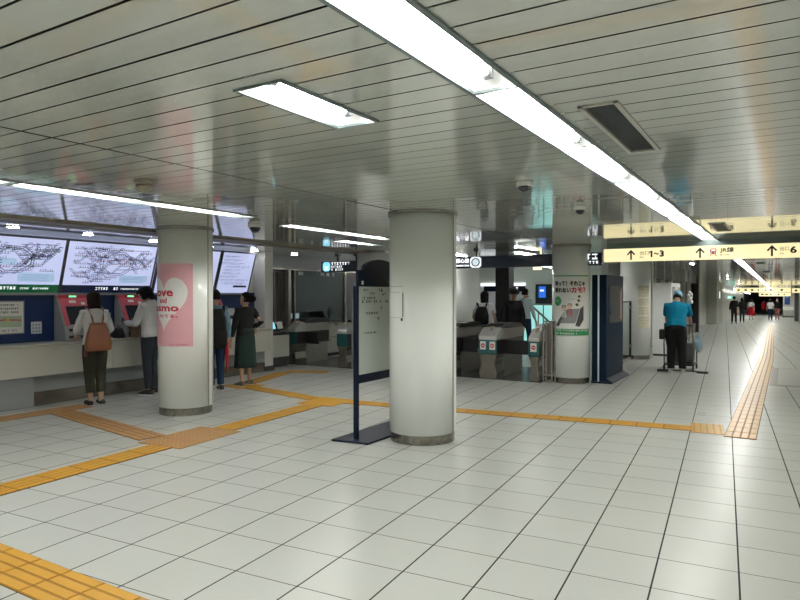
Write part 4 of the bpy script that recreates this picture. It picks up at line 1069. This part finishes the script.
# woman with the brown bag
t, s, U, HD = person('person in white blouse and dark trousers at ticket machine, carrying a brown leather bag', (-8.33, 5.46), (-.95, .28), 1.58, WHITEC, OLIVE, 'bob', HAIRB, .05, 0, .25,
    ((-.17, .32, 1.02), (.19, .30, 1.05)), ((-.075, .0), (.085, .03)), .62, legw=1.15, shoe=(BLACKM, BLACKM), sock=.09, build=.97)
bag = thing('shoulder_bag', 'brown leather bag on the back of the person in white blouse', 'bag', at(t, (-.02, -.205, .76)), t.rotation_euler[2])
m = MB(); rr = []
for z, w_, d in ((0, .15, .045), (.02, .17, .06), (.10, .175, .068), (.22, .155, .055), (.34, .115, .03), (.385, .105, .018)):
    rr.append([Vector((w_ * (abs(math.cos(a)) ** .5) * (1 if math.cos(a) > 0 else -1), d * (abs(math.sin(a)) ** .7) * (1 if math.sin(a) > 0 else -1), z)) for a in [2 * PI * j / 28 for j in range(28)]])
m.rings(rr); m.obj('pouch', LEATHER, bag, smooth=True)
for q in (-1, 1):
    MB().tube([(q * .06, .0, .37), (q * .075, .02, .47), (q * .10, .09, .575), (q * .105, .19, .60), (q * .11, .26, .53), (q * .12, .27, .45)], .011, 8, flat=.5).obj('strap', LEATHER, bag)
MB().box((-.16, .0, -.03), (.03, .05, .09)).obj('tassel', mat('dark_red_leather', (.10, .015, .015), .5), bag)
# person in white hoodie
t, s, U, HD = person('person in white hoodie and dark jeans left of pillar, holding a wallet', (-8.38, 6.42), (-1, -.32), 1.67, WHITEC, SLATE, 'full', HAIR, .08, 0, .45,
    ((-.09, .36, 1.12), (.05, .37, 1.13)), ((-.09, 0), (.09, .04)), 1., hood=True, shoe=(NSHOE, WSOLE))
w_ = thing('wallet', 'dark teal wallet in the hands of the person in white hoodie', 'wallet', at(t, (-.02, .47, 1.10)), t.rotation_euler[2] + .3)
MB().box((-.02, 0, .03), (.10, .02, .09), rot=Matrix.Rotation(R(25), 3, 'Y')).obj('cover', mat('wallet_teal', (.02, .10, .12), .45), w_, bevel=.004); MB().box((.05, .015, .04), (.05, .004, .07)).obj('card', PAPER, w_)
b_ = thing('paper_bag', 'tan paper bag standing on the ticket counter before the white hoodie', 'bag', (-8.755, 6.50, .862), .1)
m = MB(); m.rings([[Vector((a, b, z)) for a, b in ((-.06, -.13), (.06, -.13), (.06, .13), (-.06, .13))] for z in (0, .2)] + [[Vector((a, b, .30)) for a, b in ((-.045, -.125), (.045, -.125), (.045, .125), (-.045, .125))]])
m.obj('bag_body', mat('kraft_paper', (.26, .19, .12), .7, noise=.05), b_)
MB().tube([(.045, -.05, .29), (.05, -.04, .37), (.05, .04, .37), (.045, .05, .29)], .006, 6).obj('handle', MATS['kraft_paper'], b_)
b_ = thing('handbag', 'small black pouch on the ticket counter beside the tan paper bag', 'bag', (-8.86, 6.20, .862))
m = MB(); m.prism([(-.06, 0), (.06, 0), (.07, .05), (.02, .15), (-.03, .15), (-.07, .05)], 1, -.07, .07); m.obj('pouch', BLACKM, b_, bevel=.015); MB().tube([(0, -.04, .14), (0, 0, .19), (0, .04, .14)], .006, 6).obj('strap', BLACKM, b_)
# denim shirt with backpack
t, s, U, HD = person('person in denim shirt with black backpack, half hidden behind the pink poster pillar', (-7.81, 7.20), (-.86, .42), 1.61, DENIM, JEANS, 'short', HAIR, .02, 0, .1,
    ((-.23, .10, .88), (.24, .06, .84)), ((-.085, -.02), (.085, .03)), .95, shoe=(NSHOE, WSOLE))
bp = thing('backpack', 'black backpack on the person in denim shirt', 'backpack', at(t, (0, -.185, .88)), t.rotation_euler[2])
m = MB(); m.rings([[Vector((w_ * (abs(math.cos(a)) ** .6) * (1 if math.cos(a) > 0 else -1) - .02, d * (abs(math.sin(a)) ** .7) * (1 if math.sin(a) > 0 else -1), z)) for a in [2 * PI * j / 24 for j in range(24)]] for z, w_, d in ((-.20, .11, .06), (-.17, .128, .08), (.0, .132, .085), (.25, .128, .075), (.38, .10, .06), (.43, .06, .035))]); m.obj('pack', BLACKC, bp, smooth=True)
for q in (-1, 1): MB().tube([(q * .09, .06, .36), (q * .115, .12, .465), (q * .12, .22, .47), (q * .125, .29, .36), (q * .13, .28, .22)], .022, 8, flat=.4).obj('strap', BLACKC, bp)
MB().rings([[Vector((w_ * math.cos(2 * PI * j / 16), -.085 + .04 * math.sin(2 * PI * j / 16), z)) for j in range(16)] for z, w_ in ((-.15, .10), (.05, .11), (.08, .10))]).obj('front_pocket', BLACKC, bp, smooth=True)
um = thing('umbrella', 'red folded umbrella hanging beside the person in denim shirt', 'umbrella', (-7.66, 7.31, .30), 0)
m = MB(); m.tube([(0, 0, 0), (-.005, 0, .08), (-.015, 0, .35), (-.03, 0, .60)], [.006, .018, .033, .012], 10); m.obj('canopy', cloth('umbrella_red', (.42, .015, .03), .6), um, smooth=True)
MB().tube([(-.03, 0, .59), (-.04, 0, .70), (-.055, -.02, .73), (-.07, -.03, .70)], .009, 8).obj('handle', BLACK, um); MB().tube([(0, 0, -.03), (0, 0, .01)], .004, 6).obj('tip', STEEL, um)
# mostly hidden person
person('person in rust brown trousers, only a sliver showing beside the pink poster pillar', (-8.30, 7.36), (-1, .1), 1.58, BROWNC, BROWNC, 'bob', HAIR, shoe=(NSHOE, WSOLE), detail=.7)
# woman with bun and long skirt
t, s, U, HD = person('person in black top and long dark green skirt with hair in a bun', (-7.84, 7.88), (-1, .05), 1.57, BLACKC, None, 'bun', HAIR, .0, .55, -.12,
    ((-.29, .06, .80), (.23, .10, 1.02)), ((-.12, -.02), (.10, .02)), .92, skirt=(.33, SKIRTG, .035), shoe=(GSHOE, WSOLE), eyes=True, build=1.08)
hb = thing('clutch_bag', 'small beige bag held at the waist of the person in long skirt', 'bag', at(t, (.235, .06, .88)), t.rotation_euler[2])
MB().box((0, 0, .05), (.05, .16, .14)).obj('pouch', mat('beige_leather', (.42, .30, .22), .5), hb, bevel=.012); MB().tube([(0, -.05, .12), (0, 0, .19), (0, .05, .12)], .006, 6).obj('strap', MATS['beige_leather'], hb)

# people behind the gates
t, s, U, HD = person('person in white shirt with black shoulder backpack walking beyond the gates', (-5.67, 12.95), (-.35, .95), 1.60, WHITEC, SLATE, 'bob', HAIR, .03, -.2, 0, ((-.20, .15, .95), (.27, .02, .84)), ((-.08, -.1), (.08, .12)), .35, detail=.8, shoe=(BLACKM, WSOLE))
bp = thing('backpack', 'black backpack on the person in white shirt beyond the gates', 'backpack', at(t, (-.05, -.19, 1.02)), t.rotation_euler[2])
m = MB(); m.rings([[Vector((w_ * (abs(math.cos(a)) ** .6) * (1 if math.cos(a) > 0 else -1), d * (abs(math.sin(a)) ** .7) * (1 if math.sin(a) > 0 else -1), z)) for a in [2 * PI * j / 20 for j in range(20)]] for z, w_, d in ((-.14, .12, .05), (-.10, .15, .075), (.06, .15, .08), (.20, .12, .055), (.25, .06, .03))]); m.obj('pack', BLACKC, bp, smooth=True)
for q in (-1, 1): MB().tube([(q * .07, .05, .2), (q * .10, .10, .31), (q * .12, .2, .33), (q * .12, .28, .22)], .02, 8, flat=.4).obj('strap', BLACKC, bp)
person('person in black coat and dark hat coming towards the ticket gates', (-4.98, 12.85), (.45, -.9), 1.66, BLACKC, BLACKC, 'short', HAIR, .06, 0, .35, ((-.22, .14, .86), (.22, .14, .86)), ((-.08, .1), (.08, -.08)), 1., coat=.62, hat=(BLACKC, 'hat'), eyes=True, detail=.8)
t, s, U, HD = person('person in pale blue shirt with dark shoulder bag walking away beyond the gates', (-5.90, 16.1), (.3, .95), 1.68, PALEB, JEANS, 'short', HAIR, .03, 0, 0, ((-.26, .04, .82), (.27, .10, .86)), ((-.09, -.08), (.09, .12)), .9, detail=.7)
sb = thing('shoulder_bag', 'dark shoulder bag on the person in pale blue shirt', 'bag', at(t, (-.12, -.17, .92)), t.rotation_euler[2])
MB().box((0, 0, .1), (.34, .11, .28)).obj('pouch', BLACKC, sb, bevel=.03); MB().tube([(-.1, .02, .22), (.05, .02, .42), (.2, .07, .54), (.25, .17, .55)], .018, 8, flat=.4).obj('strap', BLACKC, sb)

# cleaner bending over a trolley
t, s, U, HD = person('person in teal shirt and blue cap bending over a cleaning trolley in the corridor', (-1.85, 13.5), (-.05, 1), 1.66, TEALC, BLACKC, 'short', HAIR, .42, 0, .25, ((-.20, .52, .86), (.24, .50, .88)), ((-.09, .0), (.12, .05)), .38, hat=(cloth('cap_blue', (.22, .42, .58)), 'cap'), shoe=(mat('pale_shoe', (.55, .52, .48), .6), WSOLE), build=1.16, legw=1.22, sock=.0)
pz = thing('belt_pouch', 'black pouch at left hip of the person in teal shirt', 'pouch', (-2.10, 13.47, .66))
MB().box((0, 0, .09), (.10, .14, .20)).obj('pouch', BLACKM, pz, bevel=.02); MB().box((.06, 0, .24), (.05, .03, .14)).obj('strap', BLACKM, pz)
tr = thing('cleaning_trolley', 'low cleaning trolley with thin steel frame in front of the person in teal shirt', 'trolley', (-1.85, 14.12, 0))
for q in (-1, 1):
    MB().tube([(q * .27, -.25, .07), (q * .27, -.30, .55), (q * .25, -.22, .92)], .014, 8).obj('upright', STEEL, tr)
    MB().tube([(q * .27, .30, .07), (q * .27, .26, .62)], .014, 8).obj('upright', STEEL, tr)
    for y in (-.25, .30):
        w_ = MB(); w_.rings([[Vector((q * .27 + x, y + .055 * math.cos(2 * PI * j / 16), .055 + .055 * math.sin(2 * PI * j / 16))) for j in range(16)] for x in (-.015, .015)]); w_.obj('wheel', BLACK, tr)
MB().tube([(-.25, -.22, .92), (.25, -.22, .92)], .016, 8).obj('push_handle', BLACK, tr)
MB().box((0, .03, .12), (.56, .62, .03)).obj('deck', BLACK, tr, bevel=.006)
MB().box((0, .05, .36), (.48, .45, .40)).obj('tub', DGREY, tr, bevel=.03)
bg = thing('bin_bag', 'pale blue bag hanging at the right of the cleaning trolley', 'bag', (-1.49, 13.92, .40))
m = MB(); m.ball((0, 0, .13), (.075, .09, .15), 12, 8); m.tube([(0, 0, .25), (0, 0, .34)], [.05, .02], 10); m.obj('sack', mat('pale_blue_plastic', (.30, .45, .55), .4, bump=.3, bscale=20), bg, smooth=True)
mp = thing('floor_mop', 'dark flat mop head on the floor around the cleaner', 'mop', (-1.75, 13.62, 0), 0)
for q in (-1, 1): MB().box((q * .36, .0, .02), (.20, .14, .035)).obj('pad', BLACKM, mp, bevel=.01)
MB().box((0, .12, .02), (.60, .03, .02)).obj('bar', BLACKM, mp)
ML = thing('pole_duster', 'pale feathery duster standing in the cleaning trolley', 'duster', (-1.72, 14.25, .14))
MB().tube([(0, 0, 0), (.03, .02, 1.25)], .012, 8).obj('pole', STEEL, ML); m = MB()
for k in range(7): m.ball((.03 + .028 * math.cos(k * 2.4), .02 + .03 * math.sin(k * 2.4), 1.24 + .03 * k), (.028, .028, .04), 8, 5)
m.obj('feathers', PAPER, ML, smooth=True)

# people far down the corridor
def far(label, x, y, face, H, **k): return person(label, (x, y), face, H, detail=.35, z=drop(y), **k)
far('person in dark clothes walking on the left of the far corridor group, nearest', -2.81, 45.0, (0, 1), 1.72, top=BLACKC, legs=BLACKC, feet=((-.1, -.1), (.1, .15)))
t = far('person in black top beside the dark clothed walker in the far corridor', -2.55, 48.5, (0, 1), 1.64, top=BLACKC, legs=SLATE, hair='bob', feet=((-.1, .1), (.1, -.1)))
far('person in white top and wide red skirt walking down the far corridor', -2.40, 57.5, (0, 1), 1.62, top=WHITEC, hair='bob', skirt=(.35, REDC, .14), sleeve=.4)
far('person in red coat farther away between red skirt and pale shirt', -2.1, 80, (0, 1), 1.66, top=REDC, legs=BLACKC, coat=.6)
far('person in pale shirt walking right of the far corridor group', -1.05, 56.0, (0, 1), 1.62, top=WHITEC, legs=JEANS, hair='bob', sleeve=.4)
far('person in dark top with reddish trousers at right end of far group', -.62, 58.0, (0, -1), 1.66, top=BLACKC, legs=cloth('faded_red', (.26, .10, .09)))
tb = thing('tote_bag', 'beige tote bag carried between the two dark walkers in the far corridor', 'bag', (-2.60, 45.1, drop(45) + .62))
MB().box((0, 0, .22), (.12, .36, .44)).obj('pouch', mat('beige_cloth', (.42, .31, .22), .7), tb, bevel=.04); MB().tube([(0, -.1, .42), (0, 0, .66), (0, .1, .42)], .015, 6).obj('strap', MATS['beige_cloth'], tb)
#PEOPLE_END

# ------------------------------------------------------------------ camera, world, view
w = bpy.data.worlds.new('world'); S.world = w; w.use_nodes = True
w.node_tree.nodes['Background'].inputs[0].default_value = (.5, .53, .55, 1); w.node_tree.nodes['Background'].inputs[1].default_value = .12
cd = bpy.data.cameras.new('camera'); cam = bpy.data.objects.new('camera', cd); C.objects.link(cam)
cam.location = (0, 0, 1.55); cam.rotation_euler = (R(90 - .575), 0, R(31.2))
cd.sensor_width = 36; cd.lens = 638.392 / 800 * 36; cd.clip_start = .05; cd.clip_end = 300
S.camera = cam
S.view_settings.view_transform = 'Standard'; S.view_settings.look = 'None'; S.view_settings.gamma = 1; S.view_settings.use_curve_mapping = False
S.view_settings.exposure = 0.44
S.cycles.use_denoising = True
S.cycles.max_bounces = 8; S.cycles.diffuse_bounces = 5; S.cycles.glossy_bounces = 4; S.cycles.transmission_bounces = 6
S.cycles.sample_clamp_indirect = 6
S.cycles.caustics_reflective = False; S.cycles.caustics_refractive = False
